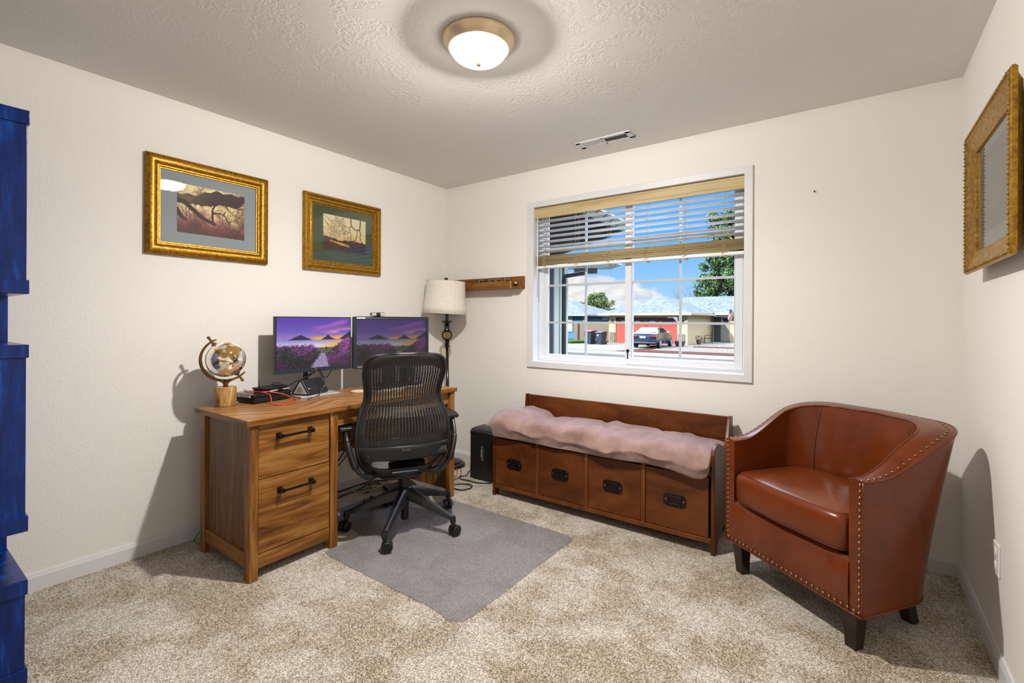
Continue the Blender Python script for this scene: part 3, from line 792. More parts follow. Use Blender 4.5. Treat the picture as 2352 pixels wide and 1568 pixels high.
for i in range(len(Z) - 1):
    zc = (Z[i] + Z[i + 1]) / 2
    for j in range(CA - 1):
        ac = (A[j] + A[j + 1]) / 2
        q = (i * CA + j, i * CA + j + 1, (i + 1) * CA + j + 1, (i + 1) * CA + j)
        if zc < ZA - .001:
            if SL0 < zc < SL1 and abs(ac) < slot_half(zc): continue
            fl_.append(q); continue
        if ZA < zc < ZB and abs(ac) < .875:
            col = int((ac + .875) / (1.75 / NC)); fa = (ac + .875) / (1.75 / NC) - col
            row = int((zc - ZA) / ((ZB - ZA) / NR)); fz = (zc - ZA) / ((ZB - ZA) / NR) - row
            top_cut = ZB - .052 * abs(ac) ** 2.5 - .012
            bot_cut = ZA + .034 * (1 - abs(ac)) * 0 + (.05 if abs(ac) > .8 else 0)
            if fa > .5 and fz > .34 and zc < top_cut and zc > bot_cut: continue
        fm.append(q)
bk.add(vs, fm); bk.build('back_mesh', M_mesh, ch, True, smooth=True, solid=.0045, merge=True)
AL = [-1 + 2 * i / 80 for i in range(81)]
ZL = [.352, .358, .37, .385, .40] + [SL0 + (SL1 - SL0) * (1 - math.cos(PI * i / 16)) / 2 for i in range(17)] + [.48, .50, .525, ZA]
lv_ = [bpt(a, z) for z in ZL for a in AL]; fl_ = []
for i in range(len(ZL) - 1):
    zc = (ZL[i] + ZL[i + 1]) / 2
    for j_ in range(80):
        if SL0 < zc < SL1 and abs((AL[j_] + AL[j_ + 1]) / 2) < slot_half(zc): continue
        fl_.append((i * 81 + j_, i * 81 + j_ + 1, (i + 1) * 81 + j_ + 1, (i + 1) * 81 + j_))
lo.add(lv_, fl_); lo.build('back_shell', M_charcoal, ch, True, smooth=True, solid=.010)
t = Matrix.Translation(WM[ch.name] @ Vector((bw(0, .525) + .0062, CY, .527))) @ Matrix.Rotation(rad(-31.5 + 90), 4, 'Z') @ Matrix.Rotation(PI / 2 - .12, 4, 'X')
text_mesh('maker_name', 'Knoll', .022, t, plain('raised_grey_lettering', (.11, .10, .09), .4), ch, .0008)
# seat and mechanism
se = []
for i in range(15):
    a = i / 14; x = .215 - .475 * a
    row = []
    for k in range(15):
        b2 = k / 7 - 1; yw = .245 * (1 - .10 * (1 - a) - .06 * max(0, a - .8) * 5)
        zt = .462 + .018 * abs(b2) ** 2.5 - .035 * smooth(.82, 1.0, a) + .02 * smooth(.14, 0, a)
        row.append((x, CY * .5 + b2 * yw, zt))
    se.append(row)
MB().grid(se).build('seat', plain('black_seat_fabric', (.016, .016, .017), .8, bmp=.2, bscale=300), ch, True, smooth=True, solid=.040, bevel=0)
me_ = MB(); me_.prism([(-.16, .375), (.14, .365), (.20, .385), (.16, .432), (-.14, .435)], 'y', -.085, .085)
me_.box(-.10, .05, -.20, .20, .415, .436)
me_.build('tilt_mechanism', M_black, ch, True, bevel=.008)
MB().prism([(.10, .372), (.232, .385), (.236, .400), (.16, .425), (.10, .42)], 'y', -.075 + CY, .075 + CY).build('back_bracket', M_charcoal, ch, True, bevel=.006)
for s in (-1, 1): MB().tube([(-.05, s * .19, .425), (-.05, s * .275, .422)], .007, 8).build('lever', M_silver_lt if s < 0 else M_charcoal, ch, True)
# column
MB().lathe([(.030, .205), (.030, .30), (.034, .30), (.034, .375)], n=24).build('column', M_black, ch, True, smooth='auto')
MB().lathe([(0, .042), (.021, .042), (.022, .046), (.022, .20)], n=20).build('gas_cylinder', M_black, ch, True, smooth='auto')
hb = MB().lathe([(.030, .165), (.044, .170), (.047, .19), (.044, .232), (.034, .240)], n=24).build('hub', M_charcoal, ch, True, smooth='auto')
CW = {}
for deg, R_ in ((-60, .335), (12, .335), (84, .34), (156, .33), (228, .335)):
    an = rad(deg + 31.5); ca, sa = math.cos(an), math.sin(an)
    arm = MB(); rows = []
    for r_, zc, hh, ww in ((.030, .205, .032, .036), (.08, .192, .030, .030), (.16, .165, .024, .024), (.25, .133, .017, .019), (.31, .112, .013, .016), (R_, .104, .011, .015)):
        sec = [(-ww, -hh), (-ww * .75, hh * .55), (-ww * .35, hh), (ww * .35, hh), (ww * .75, hh * .55), (ww, -hh)]
        rows.append([(ca * r_ - sa * p, sa * r_ + ca * p, zc + q) for p, q in sec])
    arm.grid(rows, close_u=True); arm.add([rows[-1][k] for k in range(6)], [tuple(range(6))])
    arm.lathe([(.0, .116), (.013, .114), (.017, .104), (.017, .078), (.011, .074), (.011, .058), (0, .058)][::-1], (ca * R_, sa * R_, 0), 16)
    bl_ = arm.build('base_leg', M_charcoal, ch, True, smooth='auto')
    sw = an + {-60: 1.9, 12: 1.3, 84: 1.2, 156: .4, 228: 1.0}[deg]          # swivel of the caster
    cx, cy = ca * R_ + math.cos(sw) * .014, sa * R_ + math.sin(sw) * .014
    cs = MB(); ax = Vector((-math.sin(sw), math.cos(sw), 0))
    for s in (-1, 1):
        p = Vector((cx, cy, .0315)) + ax * (s * .015)
        M_ = Matrix.Translation(p) @ ax.to_track_quat('Z', 'Y').to_matrix().to_4x4()
        cs.lathe([(0, -.011), (.026, -.011), (.0305, -.007), (.0305, .007), (.026, .011), (0, .011)], n=24, M=M_)
    cs.cyl((cx, cy, .0315) , (ca * R_, sa * R_, .06), .010, .008, 10)
    cs.build('caster', M_black, bl_, True, smooth='auto')
# arms
for s, ztop in ((-1, .622), (1, .655)):
    pts = [(.135, CY + s * .105, .372), (.192, CY + s * .195, .378), (.196, CY + s * .250, .420), (.172, CY + s * .285, .50), (.135, CY + s * .303, .57), (.085, CY + s * .305, ztop - .02)]
    ar = MB().tube(bez(pts, 6), [.011 + .020 * min(1, i / 15) for i in range(31)], 12, flat=.48, up=(0, 1, 0)).build('armrest', M_charcoal, ch, True, smooth=True)
    slv = MB().tube(bez(pts, 6)[13:24], 0.0335, 12, flat=.54, up=(0, 1, 0)).build('height_sleeve', M_black, ar, True, smooth=True)
    pd = MB().prism([(.105, -.034), (.100, .034), (.02, .043), (-.13, .036), (-.135, -.036), (.02, -.045)], 'z', ztop - .004, ztop + .020)
    pd.v = [(x + .02, y + CY + s * .305, z) for x, y, z in pd.v]
    pd.build('arm_pad', M_black, ar, True, bevel=.009, seg=3)

# ------------------------------------------------------------------ storage bench
bn = thing('storage_bench', 'dark cherry storage bench with four fronts and bronze pulls under the window', 'bench', (1.685, -.28, 0))
def side(x0, x1, nose=True):
    P = [(-.500, 0)]
    P += [(-.455, 0), (-.440, .030), (-.405, .065), (-.35, .080), (-.21, .080), (-.16, .065), (-.125, .03), (-.11, 0), (-.055, 0), (-.055, .672), (-.095, .672), (-.118, .660), (-.132, .630), (-.165, .56)]
    P += [(-.185, .535), (-.22, .520), (-.27, .528), (-.33, .552), (-.40, .574), (-.455, .578), (-.497, .560), (-.512, .530), (-.505, .495), (-.500, .46)]
    if not nose: P = [p for p in P if p[1] < .44] ; P = P[:10] + [(-.055, .672), (-.085, .672), (-.093, .60), (-.097, .455), (-.20, .446), (-.500, .446)]
    mb = MB(); mb.prism(P, 'x', x0, x1); return mb
side(.938, .959, False).build('side_panel', M_cherry_z, bn, bevel=.004)
side(2.411, 2.432).build('side_panel', M_cherry_z, bn, bevel=.004)
MB().box(.959, 2.411, -.078, -.058, .06, .668).build('back_panel', M_cherry_x, bn, bevel=.003)
MB().box(.959, 2.411, -.496, -.078, .418, .442).build('seat_board', M_cherry_x, bn)
MB().box(.959, 2.411, -.499, -.080, .058, .084).build('bottom_board', M_cherry_edge, bn, bevel=.002)
for x in (1.314, 1.674, 2.040): MB().box(x - .012, x + .012, -.497, -.080, .084, .418).build('divider', M_cherry_edge, bn)
for x0, x1 in ((.962, 1.299), (1.329, 1.659), (1.689, 2.025), (2.055, 2.398)):
    d = MB().box(x0, x1, -.495, -.470, .087, .409).build('drawer_front', M_cherry_x, bn, bevel=.002)
    xc, zc = (x0 + x1) / 2 - .006, .248
    MB().prism([(xc - .062, zc - .020), (xc - .055, zc - .026), (xc - .045, zc - .036), (xc + .045, zc - .036), (xc + .055, zc - .026), (xc + .062, zc - .020), (xc + .062, zc + .020), (xc + .055, zc + .026), (xc + .045, zc + .036), (xc - .045, zc + .036), (xc - .055, zc + .026), (xc - .062, zc + .020)], 'y', -.499, -.495).build('pull_plate', M_darkmetal, d, bevel=.001)
    fq = MB(); ring(fq, xc - .036, xc + .036, zc - .023, zc + .025, .007, -.504, -.498); fq.build('pull_ring', M_darkmetal, d, bevel=.0015)
    sc_ = MB()
    for s in (-1, 1): sc_.lathe([(0, .003), (.003, .0025), (.004, 0)], (0, 0, 0), 10, Matrix.Translation((xc + s * .048, -.499, zc)) @ Matrix.Rotation(PI / 2, 4, 'X'))
    sc_.build('screws', M_silver, d)

# blanket over the seat pad
def bl_noise(x, s, k=0):
    return (math.sin(x * 5.1 + s * 2.3 + k) * .5 + math.sin(x * 9.7 - s * 4.1 + 1.7 + k) * .3 + math.sin(x * 17.3 + s * 7.9 + .6) * .2)
rows = []; NX, NS = 150, 60
for i in range(NX + 1):
    u = i / NX; x = .872 + (2.408 - .872) * u
    eL = smooth(.0, .075, u); eR = smooth(1.0, .965, u)
    top = interp([(0, .560), (.04, .592), (.10, .612), (.16, .600), (.24, .562), (.36, .566), (.5, .572), (.62, .560), (.76, .566), (.9, .555), (1, .54)], u)
    botf = interp([(0, .455), (.06, .436), (.2, .430), (.45, .424), (.66, .428), (.78, .436), (.88, .426), (.95, .405), (1, .412)], u)
    fy = -.533 - .012 * math.sin(u * 9 + 1) - .006 * math.sin(u * 23) - .014 * smooth(.90, .97, u)
    prof = [(-.086, .448), (-.088, .50), (-.090, top - .045 - .03 * eL), (-.110, top - .020), (-.19, top - .018 - .012 * math.sin(u * 14)), (-.30, top - .006), (-.40, top), (-.46, top - .008), (-.505, top - .030), (fy, top - .072), (fy - .006, (top + botf) / 2 - .02), (fy + .002, botf + .03), (fy + .012, botf), (min(fy + .020, -.510), botf - .004), (min(fy + .026, -.506), botf + .010), (-.506, .447)]
    if u < .055: prof = [(y if y > -.2 else y, z) for y, z in prof]
    pr_ = bez([(0, y, z) for y, z in prof], 4); row = []
    for k, p in enumerate(pr_):
        s = k / (len(pr_) - 1) * 3
        ft = smooth(.25, .5, s / 3) * .0 + 1
        wob = bl_noise(x * 1.4, s) * (.004 + .006 * smooth(-.16, -.30, p.y)) + math.sin(x * 27 + s * 3 + 2 * math.sin(x * 5)) * .0035 + math.sin(x * 13 - s * 5.5 + 1.3 * math.sin(x * 8 + s)) * .005
        crease = -.016 * math.exp(-((x - 1.72 + .45 * (p.y + .3)) / .028) ** 2) + .010 * math.exp(-((x - 1.80 + .45 * (p.y + .3)) / .03) ** 2) - .012 * math.exp(-((x - 2.15 + .55 * (p.y + .35)) / .022) ** 2) - .018 * math.exp(-((x - 1.16 - .25 * (p.y + .35)) / .03) ** 2) - .009 * math.exp(-((x - 2.02 - .35 * (p.y + .3)) / .035) ** 2) + .012 * math.exp(-((x - 2.28 + .22 * (p.y + .5)) / .03) ** 2) - .010 * math.exp(-((x - 1.42 + .30 * (p.y + .3)) / .05) ** 2)
        y, z = p.y, p.z
        mid = min(1, max(0, (z - .445) / .05))
        z += (wob + crease) * mid; y += wob * .5 * (y < -.45)
        # tuck the two ends under
        cz, cy = .505, -.31
        if u < .075:
            q = math.sqrt(max(0, 1 - (1 - u / .075) ** 2)); z = cz + (z - cz) * (.30 + .70 * q); y = cy + (y - cy) * (.74 + .26 * q)
            if z < .50 and x < .965: z = .50 + (z - .50) * .2
            if y > -.16 and x < .965: y = -.16
        if u > .97:
            q = math.sqrt(max(0, 1 - ((u - .97) / .03) ** 2)); z = cz + (z - cz) * (.55 + .45 * q)
        row.append((x, y, z))
    rows.append(row)
bm_ = MB().grid(rows, close_u=True)
n_ = len(rows[0])
bm_.add(rows[0], [tuple(range(n_))]); bm_.add(rows[-1], [tuple(range(n_))])
bo = bm_.build('blanket', M_blanket, smooth=True, loc=(1.685, -.3, .442))
tag(bo, 'rumpled mauve brown fleece blanket covering the bench seat', 'blanket')

# ------------------------------------------------------------------ leather barrel chair (local x: viewer's left to right, y: toward its back)
ac = thing('leather_armchair', 'cognac brown leather barrel armchair with nailhead trim in the corner', 'armchair', (2.8, -.76, 0), math.atan2(-.604, .797))
def upath(hwf, hwb, v0, vb, R, n1=9, n2=10, n3=13):
    """U from the front left, round the back, to the front right: (x, y, side param)"""
    P = []
    for i in range(n1): P.append((-hwf + (hwf - hwb) * (i / n1), v0 + (vb - R - v0) * i / n1))
    for i in range(n2): a = PI - (PI / 2) * i / n2; P.append((-hwb + R + R * math.cos(a), vb - R + R * math.sin(a)))
    for i in range(n3): P.append((-hwb + R + (2 * hwb - 2 * R) * i / (n3 - 1), vb + .018 * math.sin(PI * i / (n3 - 1))))
    for i in range(1, n2 + 1): a = PI / 2 - (PI / 2) * i / n2; P.append((hwb - R + R * math.cos(a), vb - R + R * math.sin(a)))
    for i in range(1, n1 + 1): P.append((hwb + (hwf - hwb) * (i / n1), vb - R + (v0 - vb + R) * i / n1))
    return P
V0 = -.035
def ztop(v, x): return .650 + .150 * smooth(.02, .47, v) + .018 * smooth(.40, .56, v)
top_o = upath(.346, .372, V0, .565, .20); bot_o = upath(.344, .335, V0, .415, .17)
top_i = upath(.292, .292, V0, .470, .19); bot_i = upath(.292, .290, V0, .400, .19)
NP = len(top_o)
def zt(k): return ztop(top_o[k][1], top_o[k][0])
def outer(k, t):
    e = t ** 1.25
    x = bot_o[k][0] + (top_o[k][0] - bot_o[k][0]) * e; y = bot_o[k][1] + (top_o[k][1] - bot_o[k][1]) * e
    return (x, y, .152 + (zt(k) - .152) * t)
def inner(k, t):
    bul = .022 * math.sin(PI * max(0, (t - .35) / .65)) * smooth(.05, .40, top_i[k][1])
    x = bot_i[k][0] + (top_i[k][0] - bot_i[k][0]) * t; y = bot_i[k][1] + (top_i[k][1] - bot_i[k][1]) * t - bul
    return (x, y, .158 + (zt(k) - .158) * t)
ring_rows = []
for k in range(NP):
    o = [outer(k, t) for t in [q / 9 for q in range(9)]] + [outer(k, .982), outer(k, 1)]
    i_ = [inner(k, 1)] + [inner(k, t) for t in (.978,)] + [inner(k, t) for t in [q / 9 for q in range(8, -1, -1)]]
    a, b = Vector(o[-1]), Vector(i_[0])
    tp = [a.lerp(b, q) + Vector((0, 0, .008 * math.sin(PI * q))) for q in (.2, .5, .8)]
    ring_rows.append(o + tp + i_)
sh = MB().grid(ring_rows, close_u=True)
sh.add(ring_rows[0], [tuple(range(len(ring_rows[0])))]); sh.add(ring_rows[-1], [tuple(range(len(ring_rows[0])))])
sh.build('shell', M_leather, ac, True, smooth='auto')
rail = MB()
rr = []
for i in range(13):
    u = -.294 + .588 * i / 12; bow = -.004 * (1 - (u / .294) ** 2)
    rr.append([(u, .10, .152), (u, V0 + bow, .152), (u, V0 - .004 + bow, .165), (u, V0 - .006 + bow, .25), (u, V0 - .003 + bow, .335), (u, V0 + .010, .352), (u, .40, .352)])
rail.grid(rr); rail.build('front_rail', M_leather, ac, True, smooth='auto')
MB().prism([(-.33, -.02), (-.325, .30), (-.25, .39), (.25, .39), (.325, .30), (.33, -.02)], 'z', .147, .156).build('bottom_panel', M_dark, ac, True)
# piping
pp = MB(); pp.tube([(p[0], p[1] , p[2]) for p in [outer(k, 1) for k in range(NP)]], .0042, 8); pp.tube([inner(k, 1) for k in range(NP)], .0036, 8)
pp.tube([outer(k, 0) for k in range(NP)], .0050, 8)
for k in (0, NP - 1): pp.tube([outer(k, t / 12) for t in range(13)], .0042, 8)
pp.tube([(-.344 + .688 * i / 16, V0 - .003, .152) for i in range(17)], .0048, 8)
pp.build('piping', M_leather, ac, True, smooth=True)
sm = MB()
for k in (15, NP - 16):
    sm.tube([Vector(inner(k, t / 14)) + Vector((0, -.001, 0)) for t in range(0, 15)], .0026, 6)
sm.build('back_seam', M_seam, ac, True, smooth=True)
# seat cushion
NQ = 22; top_r = []; 
def cush(u, v, top):
    ax = .284; y0 = -.052 - .016 * (1 - u * u); y1 = .395 - .05 * abs(u) ** 4
    return (ax * u, y0 + (y1 - y0) * v)
shell_rows = []
for j, (ins, z) in enumerate(((.10, .352), (.022, .356), (.006, .368), (0, .385), (0, .475), (.005, .492), (.016, .503), (.030, .508))):
    row = []
    for k in range(72):
        a = 2 * PI * k / 72; e = .16
        cx = math.copysign(abs(math.cos(a)) ** e, math.cos(a)); cy = math.copysign(abs(math.sin(a)) ** e, math.sin(a))
        p = cush(cx, (cy + 1) / 2, True)
        sx = 1 - ins / .284; sy = 1 - ins / .22
        row.append((p[0] * sx, .172 + (p[1] - .172) * sy, z))
    shell_rows.append(row)
for q in (.8, .55, .3, .1):
    row = []
    for p in shell_rows[7]: row.append((p[0] * q, .172 + (p[1] - .172) * q, .508 + .024 * (1 - q * q)))
    shell_rows.append(row)
cu = MB().grid(shell_rows, close_u=True); cu.add(shell_rows[-1], [tuple(range(72))]); cu.add(shell_rows[0], [tuple(range(72))])
cu_o = cu.build('seat_cushion', M_leather, ac, True, smooth=True)
stt = MB()
for rw, dz in ((shell_rows[6], .0), (shell_rows[5], -.004), (shell_rows[2], 0)):
    stt.tube([(p[0] * 1.001, p[1], p[2] + dz) for p in rw], .0016, 5, closed=True)
stt.build('stitching', M_seam, cu_o, True, smooth=True)
# nailheads
nh = MB()
def nail(p, n):
    M_ = Matrix.Translation(Vector(p)) @ Vector(n).to_track_quat('Z', 'Y').to_matrix().to_4x4()
    nh.lathe([(.0062, 0), (.0056, .0022), (.0032, .0042), (0, .0048)], n=8, M=M_)
for s, k in ((-1, 0), (1, NP - 1)):
    for q in range(21):
        t = .03 + .95 * q / 20; p = outer(k, t); nail((p[0] - s * .012, V0 - .0005, p[2]), (0, -1, 0))
for q in range(27): u = -.318 + .636 * q / 26; nail((u, V0 - .0065 - .003 * (1 - (u / .32) ** 2), .170), (0, -1, 0))
dist = 0; last = Vector(outer(0, 1)); acc = 0
fine = bez([Vector(outer(k, 1)).lerp(Vector(inner(k, 1)), .24) for k in range(NP)], 6)
for p in fine:
    acc += (p - last).length; last = p
    if acc > .0265: acc = 0; nail(p + Vector((0, 0, .0045)), (0, 0, 1))
nh.build('nailhead_trim', M_nail, ac, True, smooth=True)
def aleg(x, y, dx, dy):
    lg = MB(); T, B = .030, .021
    lg.add([(x + a * T, y + b * T, .152) for a, b in ((-1, -1), (1, -1), (1, 1), (-1, 1))] + [(x + dx + a * B, y + dy + b * B, 0) for a, b in ((-1, -1), (1, -1), (1, 1), (-1, 1))],
           [(0, 1, 2, 3), (4, 5, 6, 7), (0, 1, 5, 4), (1, 2, 6, 5), (2, 3, 7, 6), (3, 0, 4, 7)])
    lg.build('leg', M_espresso, ac, True, bevel=.002)
aleg(-.285, .005, .004, .004); aleg(.285, .005, -.004, .004); aleg(-.22, .34, 0, .05); aleg(.22, .34, .01, .05)

# ------------------------------------------------------------------ floor lamp
LB = Vector((.215, -.185, 0))
lm = thing('floor_lamp', 'black floor lamp with linen shade and amber glass ball in the corner', 'floor lamp', LB)
def lp(z): return LB + Vector((-.022 * z / 1.6 * .8, -.030 * z / 1.6 * .8, z)) 
MB().lathe([(0, .0), (.135, 0), (.140, .008), (.138, .022), (.128, .030), (.112, .034), (.108, .044), (.085, .052), (.055, .056), (.03, .068), (.022, .09), (0, .09)], LB, 48).build('base', M_black_gloss, lm, smooth='auto')
MB().tube([lp(.06), lp(.5), lp(1.02)], .0125, 14).build('pole', M_black_gloss, lm, smooth=True)
def turned(prof, z0): 
    p = lp(z0); return MB().lathe([(r, z) for r, z in prof], p, 28)
turned([(.013, 0), (.026, .004), (.026, .010), (.018, .020), (.022, .030), (.016, .040), (.024, .048), (.016, .056)], 1.015).build('lower_collar', M_black_gloss, lm, smooth='auto')
MB().ball(lp(1.115), .048, 18).build('amber_ball', M_amber, lm, smooth=True)
turned([(.016, 0), (.026, .006), (.022, .018), (.020, .036), (.026, .042), (.020, .05), (.034, .066), (.047, .076), (.047, .082), (.014, .088), (.014, .17)], 1.155).build('upper_collar', M_black_gloss, lm, smooth='auto')
sc0 = LB + Vector((-.022, -.030, 0)); tl = Matrix.Translation(sc0 + Vector((0, 0, 1.435))) @ Matrix.Rotation(rad(-2.5), 4, Vector((.81, .586, 0)).cross(Vector((0, 0, 1)))) @ Matrix.Translation((0, 0, -1.435))
spf = [(.188, 1.300), (.181, 1.35), (.173, 1.42), (.167, 1.49), (.164, 1.555), (.163, 1.572)]
sh_ = MB(); n = 64; vs_ = []
for r, z in spf: sh_.v and None
rows = [[tl @ Vector((r * math.cos(2 * PI * k / n), r * math.sin(2 * PI * k / n), z)) for k in range(n)] for r, z in spf]
sh_.grid(rows, close_u=True); so = sh_.build('lamp_shade', M_linen, lm, smooth=True, solid=.003)
tr = MB()
for r, z in (spf[0], spf[-1]): tr.tube([tl @ Vector((r * math.cos(2 * PI * k / n), r * math.sin(2 * PI * k / n), z)) for k in range(n)], .0032, 6, closed=True)
for a in (3.55, 4.75, 5.95, 1.2): tr.tube([tl @ Vector(((r + .001) * math.cos(a), (r + .001) * math.sin(a), z)) for r, z in spf], .0016, 5)
tr.build('shade_trim', M_linen_seam, so, smooth=True)
hp = MB(); hp.tube([tl @ Vector((0, 0, 1.30)), tl @ Vector((0, 0, 1.575))], .004, 6)
for a in (0, 2.1, 4.2): hp.tube([tl @ Vector((0, 0, 1.565)), tl @ Vector((.162 * math.cos(a), .162 * math.sin(a), 1.568))], .002, 5)
hp.build('harp', M_darkmetal, lm)
MB().ball(tl @ Vector((0, 0, 1.590)), .018, 10).build('finial', M_black_gloss, lm, smooth=True)

# ------------------------------------------------------------------ wall shelf with glass votives
ws = thing('wall_shelf', 'narrow brown wooden ledge shelf on the wall left of the window', 'shelf', (.45, 0, 1.50))
MB().box(.03, .870, -.018, 0, 1.502, 1.602).build('back_board', M_walnut, ws, bevel=.002)
MB().box(.05, .862, -.090, -.018, 1.502, 1.516).build('ledge', M_walnut, ws, bevel=.001)
MB().box(.03, .795, -.104, -.088, 1.500, 1.560).build('front_board', M_walnut, ws, bevel=.0015)
MB().box(.7952, .799, -.104, -.088, 1.5005, 1.5595).build('end_grain', M_endgrain, ws)
for k, (x, t_) in enumerate(((.462, 'first clear glass votive on the brown shelf, next to the lamp shade'), (.570, 'second clear glass votive from the lamp shade on the brown shelf'), (.640, 'third clear glass votive from the lamp shade on the brown shelf'), (.730, 'clear glass votive nearest the window on the brown shelf'))):
    gv = thing('glass_votive' if k == 0 else 'glass_votive.%03d' % k, t_, 'candle holder', (x, -.053, 1.516), group='glass votives on the wall shelf')
    MB().lathe([(.016, .0), (.026, .008), (.033, .028), (.034, .046), (.028, .066), (.021, .073)], (x, -.053, 1.516), 24).build('cup', M_clear, gv, smooth=True, solid=.003)
    MB().lathe([(0, .003), (.018, .004), (.019, .018), (0, .018)], (x, -.053, 1.516), 16).build('tealight', M_ceramic, gv, smooth='auto')
sk = MB().lathe([(.0, .020), (.010, .018), (.014, .008), (.014, 0)], (0, 0, 0), 20, Matrix.Translation((.800, -.040, 1.546)) @ Matrix.Rotation(PI / 2, 4, 'Y') @ Matrix.Rotation(-.6, 4, 'X'))
sk.box(.792, .80, -.050, -.018, 1.538, 1.553)
tag(sk.build('chrome_disc', M_silver, smooth='auto'), 'small round chrome disc at the window end of the brown shelf', 'fitting')
# ------------------------------------------------------------------ framed pictures
def frame_prof(kind):
    # (inset from the outer edge, height off the wall)
    if kind == 'a': return [(0, 0), (0, .020), (.006, .026), (.010, .022), (.014, .026), (.020, .030), (.034, .030), (.046, .022), (.050, .016), (.054, .019), (.060, .018), (.064, .012), (.070, .011), (.070, .0)]
    if kind == 'b': return [(0, 0), (0, .018), (.006, .028), (.016, .030), (.022, .022), (.030, .028), (.042, .026), (.046, .016), (.056, .020), (.062, .018), (.066, .010), (.072, .009), (.072, 0)]
    return [(.085, 0), (.085, .010), (.070, .014), (.060, .024), (.050, .026), (.036, .027), (.022, .038), (.016, .042), (.004, .044), (0, .050), (0, .058), (.006, .062), (.014, .062), (.022, .056), (.040, .050), (.052, .049), (.058, .045), (.066, .044), (.070, .041), (.078, .040), (.080, .034), (.080, .002)]
def framed(T, w, h, prof):
    """T maps (u, v, n) with u,v across the picture and n off the wall"""
    mb = MB(); C4 = [(-1, -1), (1, -1), (1, 1), (-1, 1)]
    rows = [[T(sx * (w / 2 - i), sy * (h / 2 - i), n) for sx, sy in C4] for i, n in prof]
    mb.grid(rows, close_u=True); return mb
def left_T(yc, zc): return lambda u, v, n: Vector((n, yc + u, zc + v))
def strokes(img, segs, col, W_, H_):
    h, w, _ = img.shape; Y, X = np.mgrid[0:h, 0:w]; X = (X + .5) / w * W_; Y = (1 - (Y + .5) / h) * H_
    cov = np.zeros((h, w)); px = W_ / w
    for (x0, y0, x1, y1, r) in segs:
        lo_x, hi_x = min(x0, x1) - r - px * 2, max(x0, x1) + r + px * 2; lo_y, hi_y = min(y0, y1) - r - px * 2, max(y0, y1) + r + px * 2
        i0, i1 = int(max(0, lo_x / px)), int(min(w, hi_x / px + 1)); j0, j1 = int(max(0, (H_ - hi_y) / px)), int(min(h, (H_ - lo_y) / px + 1))
        if i1 <= i0 or j1 <= j0: continue
        xs, ys = X[j0:j1, i0:i1], Y[j0:j1, i0:i1]
        dx, dy = x1 - x0, y1 - y0; L = dx * dx + dy * dy + 1e-12
        t = np.clip(((xs - x0) * dx + (ys - y0) * dy) / L, 0, 1)
        d = np.hypot(xs - x0 - t * dx, ys - y0 - t * dy)
        cov[j0:j1, i0:i1] = np.maximum(cov[j0:j1, i0:i1], np.clip((r - d) / px + .5, 0, 1))
    return lerp(img, col, cov)
def twigs(x, y, a, L, r, depth, out, rnd, droop=0):
    if depth == 0 or L < .012: return
    px, py = x, y
    for k in range(3):
        a += rnd.uniform(-.35, .35) - droop
        nx, ny = px + math.cos(a) * L / 3, py + math.sin(a) * L / 3
        out.append((px, py, nx, ny, r * (1 - .25 * k))); px, py = nx, ny
        if rnd.random() < .75: twigs(px, py, a + rnd.choice((-1, 1)) * rnd.uniform(.4, 1.1), L * .62, r * .55, depth - 1, out, rnd, droop)
    twigs(px, py, a + rnd.uniform(-.4, .4), L * .7, r * .6, depth - 1, out, rnd, droop)
def poly(out, pts, r0, r1):
    P = bez([(a, b, 0) for a, b in pts], 5)
    for i in range(len(P) - 1): out.append((P[i].x, P[i].y, P[i + 1].x, P[i + 1].y, r0 + (r1 - r0) * i / len(P)))
